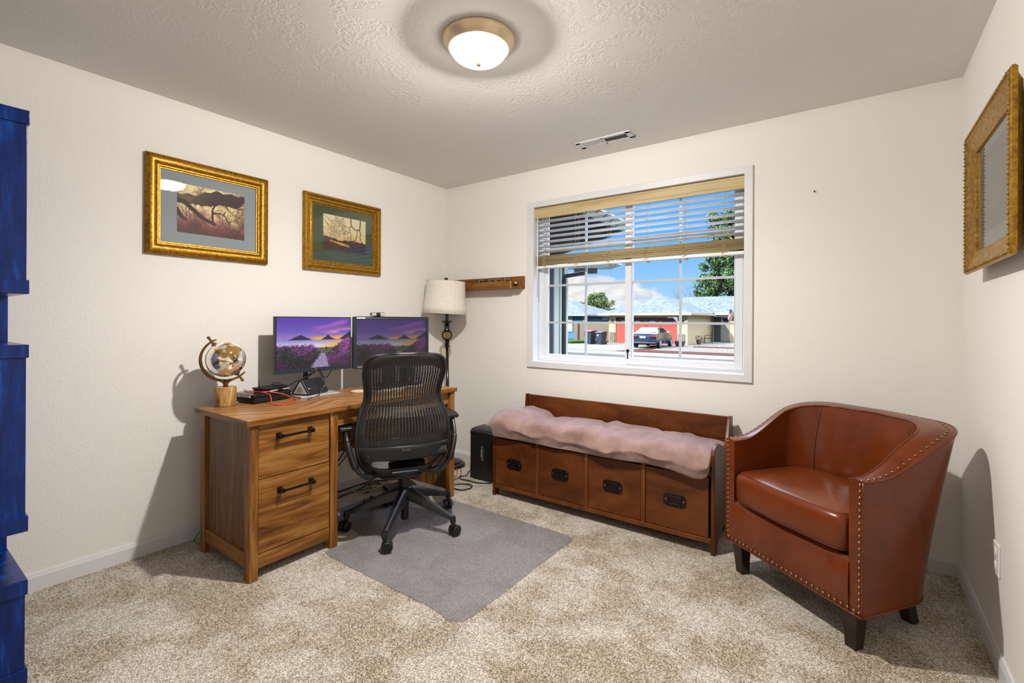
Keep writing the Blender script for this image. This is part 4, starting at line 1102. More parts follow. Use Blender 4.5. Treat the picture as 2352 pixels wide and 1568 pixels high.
def oak_sunset(w=250, h=190):
    rnd = random.Random(4); v = 1 - (np.arange(h) + .5)[:, None] / h * np.ones((1, w)); u = (np.arange(w) + .5)[None, :] / w * np.ones((h, 1))
    n = vnoise(h, w, 6, 8, 31); n2 = vnoise(h, w, 30, 40, 32)
    img = lerp((.95, .86, .66), (.98, .88, .60), u)
    img = lerp(img, (.72, .50, .46), sstep(.62, .30, v + (n - .5) * .2 + .12 * u))
    img = lerp(img, (.42, .16, .15), sstep(.34, .10, v + (n - .5) * .12)); img = lerp(img, (.30, .10, .07), sstep(.14, .0, v))
    img = lerp(img, (.36, .24, .13), sstep(.12, -.1, u) * .6)
    up_ = .86 + .05 * np.sin(u * 7) - .20 * np.clip(u - .52, 0, 1); lo_ = .60 + .20 * np.sin(np.clip(u, 0, .8) * 3.3) * .45 + .04 * np.sin(u * 19)
    hill = (v < .80 + .16 * sstep(.2, .55, u) - .02 * np.sin(u * 30)) & (v > .585 + .03 * np.sin(u * 6) + .13 * sstep(.35, .7, u) + (n2 - .5) * .03)
    hc = lerp((.46, .36, .20), (.20, .07, .04), sstep(.15, .62, u) )
    img = np.where(hill[..., None], lerp(hc, hc * .75, n), img)
    img = np.where(((u > .86) & (v < .86 - .3 * (1 - u)) & (v > .56) & (v < .62 + 1.6 * (u - .86)))[..., None], np.array((.95, .83, .62)), img)
    S = []
    poly(S, [(-.02, .50), (.08, .485), (.16, .43), (.28, .33), (.40, .25), (.53, .20)], .036, .026); poly(S, [(-.02, .36), (.05, .26), (.12, .20)], .04, .014)
    poly(S, [(.51, .19), (.50, .32), (.505, .43), (.56, .52), (.66, .55), (.74, .48)], .017, .007)
    poly(S, [(.51, .37), (.60, .385), (.68, .36), (.75, .25), (.77, .14), (.84, .04), (.90, .0)], .012, .005); poly(S, [(.67, .365), (.69, .43)], .009, .006)
    poly(S, [(.55, .51), (.66, .60), (.72, .56), (.86, .52)], .008, .004)
    for x, y, a, L in ((.74, .48, -.6, .16), (.66, .55, .4, .17), (.72, .56, .1, .18), (.80, .55, -.5, .2), (.88, .52, -.9, .16), (.76, .20, -.4, .18), (.75, .25, .5, .18), (.6, .38, -1.3, .16), (.5, .43, 2.4, .16), (.28, .33, 1.9, .18), (.2, .4, -1.3, .18), (.14, .44, -1.0, .2), (.30, .33, -1.6, .14), (.45, .24, 1.4, .14), (.70, .34, -1.2, .18), (.84, .05, .9, .16), (.62, .56, -.9, .2), (.95, .4, 1.3, .18), (.99, .5, 2.2, .16), (.06, .52, -.6, .12), (.78, .52, .2, .2), (.84, .56, -.3, .2), (.7, .58, -.2, .2), (.9, .5, .6, .14), (.12, .40, -1.5, .22), (.05, .40, -1.2, .2), (.55, .50, 2.2, .16), (.8, .15, .2, .18), (.66, .38, -1.6, .2)):
        twigs(x, y, a, L, .0046, 5, S, rnd)
    img = strokes(img, S, (.16, .05, .035), 1.0, .76); img = img * (.86 + .28 * n2)[..., None]
    return np.clip(img, 0, 1)
def sepia_branches(w=190, h=150):
    rnd = random.Random(11); v = 1 - (np.arange(h) + .5)[:, None] / h * np.ones((1, w)); u = (np.arange(w) + .5)[None, :] / w * np.ones((h, 1))
    n = vnoise(h, w, 5, 5, 41); n2 = vnoise(h, w, 24, 30, 42)
    img = lerp((.86, .80, .60), (.93, .88, .70), sstep(.4, 1.0, v)); img = lerp(img, (.95, .86, .62), sstep(.5, .38, np.abs(v - .42)) * .5)
    img = lerp(img, (.74, .60, .42), ((v < .46 + .02 * np.sin(u * 8)) & (u < .62 + .3 * (v - .3))) * .35)
    g = v < .36 + .03 * np.sin(u * 9 + 1) + (n2 - .5) * .05 - .05 * u
    img = np.where(g[..., None], lerp((.18, .055, .035), (.27, .11, .06), n2), img)
    band = np.abs(v - (.27 - .22 * (u - .15)) ) < .022 + .025 * u
    img = np.where((band & (u > .14) & (u < .60))[..., None], lerp((.62, .42, .26), (.86, .68, .45), n), img)
    S = []
    poly(S, [(.63, .82), (.64, .68), (.67, .62), (.74, .57), (.80, .57), (.85, .60), (.86, .70), (.87, .82)], .011, .013)
    poly(S, [(.84, .59), (.87, .50), (.86, .40), (.89, .32), (.90, .22)], .012, .004); poly(S, [(.80, .57), (.78, .47), (.77, .36), (.73, .27)], .008, .003); poly(S, [(.66, .63), (.60, .60), (.61, .50), (.55, .45)], .009, .004)
    for x, y, a, L in ((.60, .60, 3.0, .2), (.58, .5, 3.4, .2), (.55, .45, 3.8, .16), (.55, .47, -1.2, .16), (.6, .52, -.9, .14), (.77, .42, -1.8, .15), (.87, .4, -1.9, .16), (.89, .32, -.9, .14), (.02, .78, -.4, .26), (.0, .70, -.6, .24), (.04, .66, -.9, .2), (.0, .5, -.4, .16), (.1, .72, -1.0, .2), (.0, .42, -.8, .14), (.62, .4, -1.4, .14), (.52, .58, 2.6, .12), (.7, .35, -1.5, .14), (.46, .36, 1.2, .12)):
        twigs(x, y, a, L, .0036, 4, S, rnd, .02)
    return np.clip(strokes(img, S, (.24, .10, .06), 1.0, .82), 0, 1)
def pale_scene(w=120, h=150):
    v = 1 - (np.arange(h) + .5)[:, None] / h * np.ones((1, w)); u = (np.arange(w) + .5)[None, :] / w * np.ones((h, 1))
    n = vnoise(h, w, 5, 4, 51); n2 = vnoise(h, w, 14, 12, 52); n3 = vnoise(h, w, 60, 50, 53)
    img = lerp((.60, .60, .55), (.66, .65, .58), n); img = lerp(img, (.56, .59, .60), sstep(.5, .8, n2) * .5)
    img = lerp(img, (.72, .64, .46), sstep(.6, .85, n2) * sstep(.7, .2, v)); img = lerp(img, (.50, .53, .48), sstep(.3, .05, v) * .6)
    return np.clip(img + (n3 - .5)[..., None] * .04, 0, 1)
def wall_picture(name, label, T0, w, h, kind, fw, matm, img, pw, ph, dv=0, du=0, n0=0):
    T = lambda u, v, n: T0(u, v, n)
    p = thing(name, label, 'picture', T(0, -h / 2, 0), group='framed pictures')
    framed(T, w, h, frame_prof(kind)).build('frame', M_gold, p, smooth='auto')
    T = lambda u, v, n: T0(u, v, n + n0)
    a, b = w / 2 - fw + .004, h / 2 - fw + .004
    MB().add([T(-a, -b, .0045), T(a, -b, .0045), T(a, b, .0045), T(-a, b, .0045), T(-a, -b, .0015), T(a, -b, .0015), T(a, b, .0015), T(-a, b, .0015)],
             [(0, 1, 2, 3), (4, 5, 6, 7), (0, 1, 5, 4), (1, 2, 6, 5), (2, 3, 7, 6), (3, 0, 4, 7)]).build('mat_board', matm, p)
    picture('print', img, T(-pw / 2 + du, -ph / 2 + dv, .0052), T(pw / 2 + du, -ph / 2 + dv, .0052), T(-pw / 2 + du, ph / 2 + dv, .0052), M_paint, p)
    MB().add([T(-a, -b, .0085), T(a, -b, .0085), T(a, b, .0085), T(-a, b, .0085), T(-a, -b, .0070), T(a, -b, .0070), T(a, b, .0070), T(-a, b, .0070)],
             [(0, 1, 2, 3), (4, 5, 6, 7), (0, 1, 5, 4), (1, 2, 6, 5), (2, 3, 7, 6), (3, 0, 4, 7)]).build('glass', M_picglass, p)
    return p
wall_picture('framed_picture', 'gold framed oak tree photograph with grey blue mat above the globe', left_T(-1.957, 1.854), .640, .532, 'a', .070, M_mat_blue, oak_sunset(), .355, .272, .003, .006)
wall_picture('framed_picture.001', 'gold framed sepia branch photograph with olive green mat above the monitors', left_T(-1.077, 1.848), .640, .530, 'b', .072, M_mat_green, sepia_branches(), .355, .250, .015, .01)
# right wall: u runs toward the viewer's right (-y)
def right_T(yc, zc): return lambda u, v, n: Vector((W - n, yc - u, zc + v))
rp = wall_picture('framed_picture.002', 'deep ornate gilt frame with pale print on the right wall above the armchair', right_T(-.850, 1.712), .705, .550, 'c', .080, M_mat_white, pale_scene(), .435, .300, .012, 0, .026)
TR0 = right_T(-.850, 1.712); TR = lambda u, v, n: TR0(u, v, n); orn = MB()
for (a, b, q) in ((-1, 0, 0), (1, 0, 0), (0, -1, 0), (0, 1, 0)):
    L = .550 if a else .705; nn = int(L / .015)
    for k in range(nn):
        s = -L / 2 + .02 + (L - .04) * k / (nn - 1)
        u, v = (a * (.3525 - .010), s) if a else (s, b * (.275 - .010))
        orn.ball(TR(u, v, .0605), .0052 + .0010 * (k % 2), 5)
orn.build('beaded_ornament', M_gold_dark, rp, smooth=True)
TP = lambda u, v, n: TR0(u, v, n + .026)
MB().add([TP(-.025, -.176, .0054), TP(.025, -.176, .0054), TP(.025, -.163, .0054), TP(-.025, -.163, .0054), TP(-.025, -.176, .0046), TP(.025, -.176, .0046), TP(.025, -.163, .0046), TP(-.025, -.163, .0046)], [(0, 1, 2, 3), (4, 5, 6, 7), (0, 1, 5, 4), (1, 2, 6, 5), (2, 3, 7, 6), (3, 0, 4, 7)]).build('title_plate', M_silver_lt, rp)

# ------------------------------------------------------------------ blue stacked cabinet at the left edge
BX, BY = .750, -2.815
bc = thing('stacked_cabinet', 'glossy cobalt blue painted tower of stacked boxes by the left wall', 'cabinet', (.39, BY - .40, 0))
YB = BY - .80
def blk(z0, z1, tb, tt):
    MB().box(.03, BX - .006, YB + .006, BY - .006, z0 + tb * .9, z1 - tt * .9).build('box_body', M_blue, bc, bevel=.003)
    if tt: MB().box(.025, BX, YB, BY, z1 - tt, z1).build('top_band', M_blue, bc, bevel=.003)
    if tb: MB().box(.025, BX, YB, BY, z0, z0 + tb).build('bottom_band', M_blue, bc, bevel=.003)
blk(0, .352, .05, .052); blk(.515, 1.150, .055, .045); blk(1.322, 1.945, .048, .048)
for z0, z1 in ((.352, .515), (1.150, 1.322)): MB().box(.03, .375, YB + .004, BY - .002, z0, z1).build('spacer', M_blue, bc)
# ------------------------------------------------------------------ floor things
mt = MB(); P = [(.738, -1.50), (.738, -1.56), (.738, -1.662), (.742, -1.690), (.78, -1.702)] + [(.9 + .08 * k, -1.704 - .004 * (k % 2)) for k in range(9)] + [(1.66, -1.722), (1.70, -1.715), (1.728, -1.690), (1.735, -1.65)]
P += [(1.735 + .004 * (k % 2), -1.55 + .1 * k) for k in range(7)] + [(1.742, -.80), (1.730, -.765), (1.69, -.745), (1.4, -.742), (1.1, -.742), (.80, -.745), (.755, -.755), (.735, -.80), (.735, -.93), (.70, -.985), (.62, -1.0), (.35, -1.0), (.30, -1.03), (.29, -1.10), (.29, -1.35), (.31, -1.42), (.36, -1.44), (.64, -1.44), (.70, -1.455)]
mt.prism(P, 'z', .0015, .0045)
tag(mt.build('chair_mat', M_vinylmat, bevel=.001), 'smoky clear vinyl chair mat on the beige carpet under the task chair', 'mat')
pt = thing('paper_shredder', 'slim black upright appliance with oval silver badge left of the bench', 'appliance', (.678, -.215, 0), 0)
MB().box(.568, .788, -.315, -.115, .004, .352).build('body', plain('black_textured_casing', (.007, .007, .008), .45, bmp=.3, bscale=160), pt, bevel=.006)
tp = MB(); tp.prism([(-.317, .350), (-.317, .368), (-.300, .388), (-.27, .395), (-.14, .395), (-.115, .380), (-.115, .350)], 'x', .566, .790); tp.build('top_housing', M_black, pt, bevel=.006)
sl_ = MB()
for k in range(11): sl_.box(.596 + k * .0175, .6055 + k * .0175, -.3105, -.304, .374, .3785)
sl_.build('top_slots', M_silver, pt)
og = MB(); og.lathe([(0, .0022), (.9, .002), (1, 0)], (0, 0, 0), 36, Matrix.Translation((.688, -.3148, .212)) @ Matrix.Rotation(PI / 2, 4, 'X') @ Matrix.Diagonal((.0155, .060, 1, 1)).to_4x4()); og.build('badge', M_silver, pt, smooth='auto')
ob = MB(); ob.lathe([(0, .0034), (.9, .0032), (1, 0)], (0, 0, 0), 36, Matrix.Translation((.688, -.3148, .212)) @ Matrix.Rotation(PI / 2, 4, 'X') @ Matrix.Diagonal((.0115, .052, 1, 1)).to_4x4()); ob.build('badge_field', M_black, pt, smooth='auto')
bm2 = MB()
for k in range(7): bm2.box(.683 + .0015 * (k % 2), .693, -.3192, -.3180, .180 + k * .0095, .186 + k * .0095)
bm2.build('badge_print', M_silver_lt, pt)
cable('floor_cable', [(.55, -.30, .05), (.52, -.305, .006), (.50, -.34, .005), (.535, -.39, .005), (.62, -.385, .006), (.70, -.385, .007), (.76, -.35, .006), (.80, -.33, .006)], .0042, M_black, 'black cord lying in front of the black upright appliance')
cable('floor_cable', [(.50, -.60, .006), (.56, -.535, .006), (.63, -.47, .007), (.70, -.455, .007), (.735, -.50, .007), (.715, -.565, .007), (.65, -.585, .009), (.58, -.555, .010), (.55, -.54, .012)], .0048, M_black, 'black cord coiled in a loop on the carpet between desk and bench')
cable('network_cable', [(.43, -.50, .006), (.47, -.44, .006), (.482, -.392, .012), (.484, -.372, .038), (.482, -.386, .082), (.478, -.42, .118), (.46, -.47, .135)], .0032, M_red, 'red cable arching beside the floor lamp base')
cable('network_cable', [(.46, -.53, .006), (.505, -.45, .006), (.515, -.385, .010), (.512, -.358, .034), (.50, -.35, .066)], .0028, M_black, 'thin dark cable running beside the red one at the lamp base')
cable('white_cable', [(.55, -.55, .005), (.66, -.50, .005), (.76, -.42, .005), (.86, -.33, .005)], .0026, M_cablew, 'pale flat cord on the carpet running toward the bench')
md = thing('network_modem', 'flat black modem with green lights on the floor under the desk', 'modem', (.300, -.800, 0), rad(-20))
MB().box(-.05, .05, -.11, .11, .002, .030).build('body', M_black, md, True, bevel=.004)
ld = MB()
for k in range(5): ld.box(.0495, .0508, -.06 + k * .012, -.056 + k * .012, .014, .020)
ld.build('lights', M_led, md, True)
pb = thing('power_strip', 'black power strip on the carpet behind the task chair base', 'power strip', (.42, -1.07, 0), rad(-24))
MB().box(-.03, .03, -.11, .11, .0, .035).build('body', M_black, pb, True, bevel=.005)
for k in range(3): MB().box(-.012, .012, -.07 + k * .06, -.045 + k * .06, .035, .055).build('plug', M_black, pb, True, bevel=.003)
for nm, pts, r, m_, lb in (
    ('desk_cable', [(.228, -1.17, .60), (.230, -1.18, .48), (.233, -1.20, .40), (.226, -1.245, .320), (.17, -1.34, .17), (.10, -1.42, .006)], .0045, M_black, 'thicker black cord swinging down below the desk beside the left armrest'),
    ('desk_cable', [(.240, -1.14, .60), (.244, -1.155, .46), (.244, -1.18, .385), (.240, -1.235, .30), (.19, -1.34, .18), (.13, -1.44, .02)], .0035, M_black, 'thinner black cord hanging behind the other one below the desk'),
    ('floor_cable', [(.02, -1.24, .010), (.03, -1.10, .010), (.025, -.98, .008), (.03, -.86, .008), (.07, -.80, .008), (.12, -.76, .008)], .0050, M_black, 'black cord lying along the baseboard under the desk'),
    ('floor_cable', [(.14, -1.26, .006), (.11, -1.12, .006), (.10, -1.0, .007), (.085, -.92, .014), (.10, -.83, .007)], .0048, M_black, 'black cord crossing in front of the baseboard cord under the desk'),
    ('floor_cable', [(.20, -1.02, .006), (.16, -.95, .006), (.12, -.93, .016), (.10, -.88, .016), (.14, -.84, .006)], .004, M_black, 'short black cord loop on the carpet under the desk'),
    ('network_cable', [(.11, -1.24, .006), (.105, -1.14, .006), (.12, -1.04, .006), (.15, -.97, .010), (.155, -.90, .006)], .0036, M_green, 'green cable on the carpet under the desk'),
    ('white_cable', [(.10, -.98, .024), (.085, -1.05, .024), (.12, -1.075, .020), (.17, -1.03, .010), (.205, -.95, .016), (.20, -.90, .008), (.18, -.82, .006)], .0045, M_cablew, 'pale beige cord curving on the carpet under the desk'),
    ('network_cable', [(.16, -1.95, .14), (.14, -2.02, .11), (.11, -2.06, .06), (.10, -2.07, .02), (.14, -2.04, .006), (.2, -2.0, .006)], .0035, M_green, 'green cable loop between the left baseboard and the desk leg')):
    cable(nm, pts, r, m_, lb)
# ------------------------------------------------------------------ outside
GZ = -.55
OUT = .24  # outdoor colours cut down to offset the added overhead sky brightness
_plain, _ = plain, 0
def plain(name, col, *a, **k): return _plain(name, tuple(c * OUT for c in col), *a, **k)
def speck(name, cols, scale, rough=.9, det=2):
    m, nt, b = new_mat(name); n = len(cols)
    nt.links.new(ramp(nt, noise(nt, coords(nt), scale, det, .7), [(.34 + .32 * i / (n - 1), tuple(k * OUT for k in c)) for i, c in enumerate(cols)]), b.inputs['Base Color'])
    b.inputs['Roughness'].default_value = rough; b.inputs['Specular IOR Level'].default_value = .1; return m
def lap(name, col, step=.19, vert=False):
    """board siding: dark joint every step"""
    col = tuple(k * OUT for k in col)
    m, nt, b = new_mat(name); tc = N(nt, 'ShaderNodeTexCoord'); s = N(nt, 'ShaderNodeSeparateXYZ'); nt.links.new(tc.outputs['Object'], s.inputs[0])
    z = math_n(nt, 'ADD', s.outputs[0 if vert else 2], 50.0)
    fr_ = math_n(nt, 'FRACT', math_n(nt, 'DIVIDE', z, step), 0)
    nt.links.new(ramp(nt, fr_, [(.0, tuple(k * .45 for k in col)), (.14, col)]), b.inputs['Base Color']); b.inputs['Roughness'].default_value = .7; return m
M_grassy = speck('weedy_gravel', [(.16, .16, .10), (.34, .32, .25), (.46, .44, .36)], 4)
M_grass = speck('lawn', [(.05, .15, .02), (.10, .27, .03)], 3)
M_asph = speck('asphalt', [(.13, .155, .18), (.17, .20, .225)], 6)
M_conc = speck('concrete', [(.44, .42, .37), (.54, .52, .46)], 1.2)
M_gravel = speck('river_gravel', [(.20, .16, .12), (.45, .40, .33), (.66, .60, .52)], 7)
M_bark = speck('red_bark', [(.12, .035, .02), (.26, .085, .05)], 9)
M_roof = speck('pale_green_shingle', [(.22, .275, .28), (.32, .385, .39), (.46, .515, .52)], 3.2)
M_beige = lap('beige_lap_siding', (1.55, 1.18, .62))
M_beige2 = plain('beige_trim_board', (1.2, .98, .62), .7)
M_blues = lap('blue_lap_siding', (.075, .42, .80), .2); M_blue_shaded = lap('shaded_blue_siding', (.02, .15, .32), .22, True)  # side wall's blue is darkened in colour to stand for its shade
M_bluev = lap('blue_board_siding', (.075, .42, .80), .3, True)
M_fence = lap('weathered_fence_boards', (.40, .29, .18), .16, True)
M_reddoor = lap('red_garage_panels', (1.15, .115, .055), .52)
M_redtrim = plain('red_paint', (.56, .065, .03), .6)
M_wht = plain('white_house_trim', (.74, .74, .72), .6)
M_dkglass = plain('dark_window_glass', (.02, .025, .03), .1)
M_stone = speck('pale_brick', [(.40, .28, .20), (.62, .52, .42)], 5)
def slab(name, P, z0, z1, mat, label, cat, kind='structure'):
    return tag(MB().prism(P, 'z', z0, z1).build(name, mat), label, cat, None, kind)
slab('ground_yard', [(-60, .2), (30, .2), (30, 95), (-60, 95)], -.95, -.70, M_grassy, 'weedy ground outside the window', 'ground')
slab('road', [(-60, 6), (30, 6), (30, 21.6), (-60, 21.6)], -.70, -.66, M_asph, 'blue grey asphalt street across the view', 'road')
slab('sidewalk', [(-60, 21.6), (30, 21.6), (30, 24.3), (-60, 24.3)], -.70, -.575, M_conc, 'pale concrete sidewalk and curb beyond the street', 'sidewalk')
slab('driveway', [(-14.0, 34.9), (-7.4, 34.9), (-7.6, 31.5), (-8.9, 24.2), (-18.5, 24.2), (-14.6, 31.8)], -.70, -.548, M_conc, 'concrete driveway below the dark blue sedan', 'driveway')
slab('lawn', [(-30, 33.8), (-17.3, 33.8), (-16.2, 36), (-16.5, 41), (-30, 41)], -.70, -.52, M_grass, 'strip of green lawn before the blue house', 'lawn')
slab('gravel_bed', [(-7.5, 31.4), (-8.4, 26.2), (12, 26.2), (12, 43), (-7.4, 43)], -.70, -.552, M_gravel, 'tan river gravel front yard bed', 'gravel')
slab('bark_bed', [(-8.85, 24.3), (12, 24.3), (12, 26.0), (-7.5, 26.4), (-7.9, 29.5), (-8.35, 28.2)], -.70, -.545, M_bark, 'red bark mulch strip along the sidewalk', 'mulch')
slab('bark_bed.001', [(-6.3, 31.5), (6, 31.5), (6, 33), (-6.6, 33.2)], -.70, -.545, M_bark, 'small red bark patch in the gravel by the entry', 'mulch')
slab('porch_path', [(-7.5, 34.6), (-3.0, 37), (-3.0, 43), (-7.9, 43)], -.70, -.546, M_conc, 'concrete path to the beige house entry', 'path')

def roof_prism(mb, pts, faces): mb.add(pts, faces)
# beige house across the street
hb_ = thing('beige_house', 'beige single storey house with red garage door across the street', 'house', (-9, 36, GZ))
w = MB(); w.box(-14.17, -13.55, 34.9, 35.1, GZ, 1.95); w.box(-8.35, -7.6, 34.9, 35.1, GZ, 1.95); w.box(-13.55, -8.35, 34.9, 35.1, 1.62, 1.95)
w.box(-7.8, -7.6, 35.1, 42.8, GZ, 1.95); w.box(-14.17, -13.97, 35.1, 50, GZ, 1.95)
w.box(-7.8, -7.45, 42.8, 43.0, GZ, 2.05); w.box(-6.05, 9, 42.8, 43.0, GZ, 2.05); w.box(-7.45, -6.05, 42.8, 43.0, 1.78, 2.05)
w.build('wall', M_beige, hb_)
MB().box(-7.70, -7.55, 34.82, 34.92, GZ, 1.95).build('corner_board', M_beige2, hb_)
MB().box(-14.10, -13.6, 34.82, 34.90, GZ, .35).build('brick_skirt', M_stone, hb_); MB().box(-8.3, -7.72, 34.82, 34.90, GZ, .30).build('brick_skirt', M_stone, hb_)
gd = MB(); gd.prism([(-13.50, GZ), (-8.40, GZ), (-8.40, 1.25), (-8.72, 1.58), (-13.18, 1.58), (-13.50, 1.25)], 'y', 34.93, 34.98)
gdo = gd.build('garage_door', M_reddoor, hb_)
tr_ = MB()
for x in (-12.18, -10.95, -9.72): tr_.box(x - .06, x + .06, 34.91, 34.94, GZ, 1.56)
tr_.box(-13.48, -8.42, 34.91, 34.94, 1.04, 1.14); tr_.build('panel_trim', M_redtrim, gdo)
for x0, x1, P in ((-13.35, -12.27, 1), (-12.09, -11.04, 0), (-10.86, -9.81, 0), (-9.63, -8.55, 2)):
    a = [(x0, 1.17), (x1, 1.17), (x1, 1.50), (x0, 1.50)]
    if P == 1: a = [(x0, 1.17), (x1, 1.17), (x1, 1.50), (x0 + .28, 1.50), (x0, 1.22)]
    if P == 2: a = [(x0, 1.17), (x1, 1.17), (x1, 1.22), (x1 - .28, 1.50), (x0, 1.50)]
    wn_ = MB().prism(a, 'y', 34.905, 34.93).build('door_window', M_dkglass, gdo)
    mt_ = MB()
    if P != 2: mt_.prism([(x0 + .12, 1.18), (x0 + .85, 1.18), (x0 + .62, 1.33), (x0 + .48, 1.39), (x0 + .34, 1.33)], 'y', 34.90, 34.908); mt_.build('window_motif', plain('grey_motif', (.30, .31, .30), .6), wn_)
rf = MB()     # garage hip + main gable
E1, E2 = 1.93, 2.06
A1, A2, A3, A4 = (-14.85, 34.3, E1), (-7.15, 34.3, E1), (-7.15, 44, E1), (-14.85, 44, E1); R1, R2 = (-11.0, 38.6, 3.42), (-11.0, 47, 3.42)
rf.add([A1, A2, A3, A4, R1, R2], [(0, 1, 4), (1, 2, 5, 4), (3, 0, 4, 5), (0, 3, 2, 1), (2, 3, 5)])
B1, B2, B3, B4 = (-14.9, 42.1, E2), (9.5, 42.1, E2), (9.5, 51.9, E2), (-14.9, 51.9, E2); S1, S2 = (-11.2, 47, 3.80), (9.5, 47, 3.80)
rf.add([B1, B2, B3, B4, S1, S2], [(0, 1, 5, 4), (2, 3, 4, 5), (3, 0, 4), (1, 2, 5), (0, 3, 2, 1)])
rf.build('roof', M_roof, hb_)
ft = MB(); ft.box(-14.9, -7.1, 34.22, 34.32, E1 - .16, E1 + .02); ft.box(-7.2, -7.1, 34.3, 42.1, E1 - .13, E1 + .02); ft.box(-7.2, 9.5, 42.02, 42.12, E2 - .18, E2 + .02); ft.build('gutter', M_beige2, hb_)
for x in (-9.30, -9.05): MB().cyl((x + .1, 40, 2.9), (x + .1, 40, 3.45), .05, .05, 8).build('vent_pipe', M_wht, hb_)
MB().cyl((-8.3, 44.5, 2.9), (-8.3, 44.5, 3.35), .09, .07, 8).build('vent_pipe', M_wht, hb_)
MB().box(-7.42, -6.82, 42.72, 42.80, GZ + .05, 1.75).build('screen_door', plain('dark_screen', (.10, .095, .085), .6), hb_)
MB().box(-7.46, -7.40, 42.66, 42.80, GZ, 1.78).build('door_post', M_wht, hb_)
fd = MB().box(-6.82, -6.10, 42.74, 42.80, GZ + .05, 1.75).build('front_door', plain('cream_door', (.66, .60, .42), .5), hb_)
MB().box(-6.62, -6.18, 42.70, 42.745, 1.12, 1.55).build('door_window', M_dkglass, fd)
for x in (-13.85, -7.98): MB().lathe([(.02, 0), (.10, .05), (.10, .2), (.03, .30), (0, .32)], (x, 34.75, 1.14), 8).build('wall_lantern', plain('rust_lantern', (.22, .07, .03), .5), hb_)
# blue house
hl = thing('blue_house', 'bright blue house with white trimmed window left of the garage', 'house', (-22, 42, GZ))
MB().box(-34, -19.1, 40, 40.2, GZ, .62).build('lower_wall', M_blues, hl); MB().box(-34, -19.1, 40, 40.2, .62, 1.95).build('upper_wall', M_bluev, hl)
MB().box(-34, -19.1, 39.95, 40.0, .60, .66).build('belt_trim', M_wht, hl); MB().box(-19.25, -19.0, 39.93, 40.05, GZ, 1.95).build('corner_board', M_wht, hl)
MB().box(-24, -19.3, 46, 46.2, GZ, 2.1).build('rear_wall', M_blue_shaded, hl); MB().box(-19.2, -19.0, 40.2, 46, GZ, 1.95).build('side_wall', M_blue_shaded, hl)
wf = MB().box(-22.7, -20.45, 39.92, 40, .17, 1.74).build('window_trim', M_wht, hl)
pg = MB(); pg.box(-22.57, -21.62, 39.91, 39.95, .27, 1.64); pg.box(-21.53, -20.58, 39.91, 39.95, .27, 1.64); pg.build('pane', plain('pale_curtained_pane', (1.0, 1.05, .75), .4), wf)
wf = MB().box(-19.0, -18.94, 43.66, 45.1, 1.45, 1.76).build('window_trim', M_wht, hl)
pg = MB(); pg.box(-18.95, -18.93, 43.85, 44.33, 1.52, 1.70); pg.box(-18.95, -18.93, 44.43, 44.92, 1.52, 1.70); pg.build('pane', M_dkglass, wf)
rb = MB(); rb.add([(-34.5, 39.4, 1.93), (-18.6, 39.4, 1.93), (-18.6, 50, 1.93), (-34.5, 50, 1.93), (-29, 44.6, 3.66), (-23.4, 44.6, 3.66)], [(0, 1, 5, 4), (1, 2, 5), (2, 3, 4, 5), (3, 0, 4), (0, 3, 2, 1)])
rb.build('roof', M_roof, hl)
gu = MB(); gu.box(-34.5, -18.55, 39.32, 39.42, 1.80, 1.95); gu.box(-18.66, -18.56, 39.4, 50, 1.80, 1.95); gu.build('gutter', M_wht, hl)
fn = thing('wooden_fence', 'weathered wooden fence between the two houses', 'fence', (-17.4, 37.5, GZ))
MB().box(-18.95, -14.2, 37.5, 37.56, GZ, 1.12).build('boards', M_fence, fn)
MB().box(-18.55, -18.42, 37.40, 37.50, GZ, 1.2).build('post', plain('dark_fence_post', (.10, .05, .03), .8), fn)
# bins
def bin_(name, label, x, y, w_, h_, lid):
    b0 = thing(name, label, 'trash bin', (x, y, GZ), rad(-10), group='wheeled trash bins')
    t_ = MB(); t_.add([(-w_ * .40, -.30, .04), (w_ * .40, -.30, .04), (w_ * .40, .30, .04), (-w_ * .40, .30, .04), (-w_ / 2, -.36, h_), (w_ / 2, -.36, h_), (w_ / 2, .40, h_), (-w_ / 2, .40, h_)], [(0, 1, 2, 3), (4, 5, 6, 7), (0, 1, 5, 4), (1, 2, 6, 5), (2, 3, 7, 6), (3, 0, 4, 7)])
    t_.build('body', plain('navy_plastic', (.022, .055, .10), .5), b0, True, bevel=.03)
    MB().prism([(-.42, h_), (.45, h_ + .02), (.42, h_ + .11), (0, h_ + .13), (-.40, h_ + .06)], 'x', -w_ / 2 - .03, w_ / 2 + .03).build('lid', lid, b0, True, bevel=.02)
    MB().cyl((-w_ * .42, .34, .11), (w_ * .42, .34, .11), .11, .11, 12).build('wheels', M_black, b0, True)
    MB().lathe([(0, .01), (.085, .01), (.085, 0)], (0, 0, 0), 16, Matrix.Translation((-.06, -.352, h_ * .80)) @ Matrix.Rotation(PI / 2, 4, 'X')).build('round_sticker', M_wht, b0, True)
bin_('trash_bin', 'dark wheeled bin with red lid, nearer the blue house', -14.12, 31.2, .72, .98, plain('red_lid', (.42, .03, .05), .5))
bin_('trash_bin.001', 'all dark wheeled bin, nearer the beige garage', -13.16, 31.2, .60, .90, plain('navy_lid', (.012, .026, .045), .5))
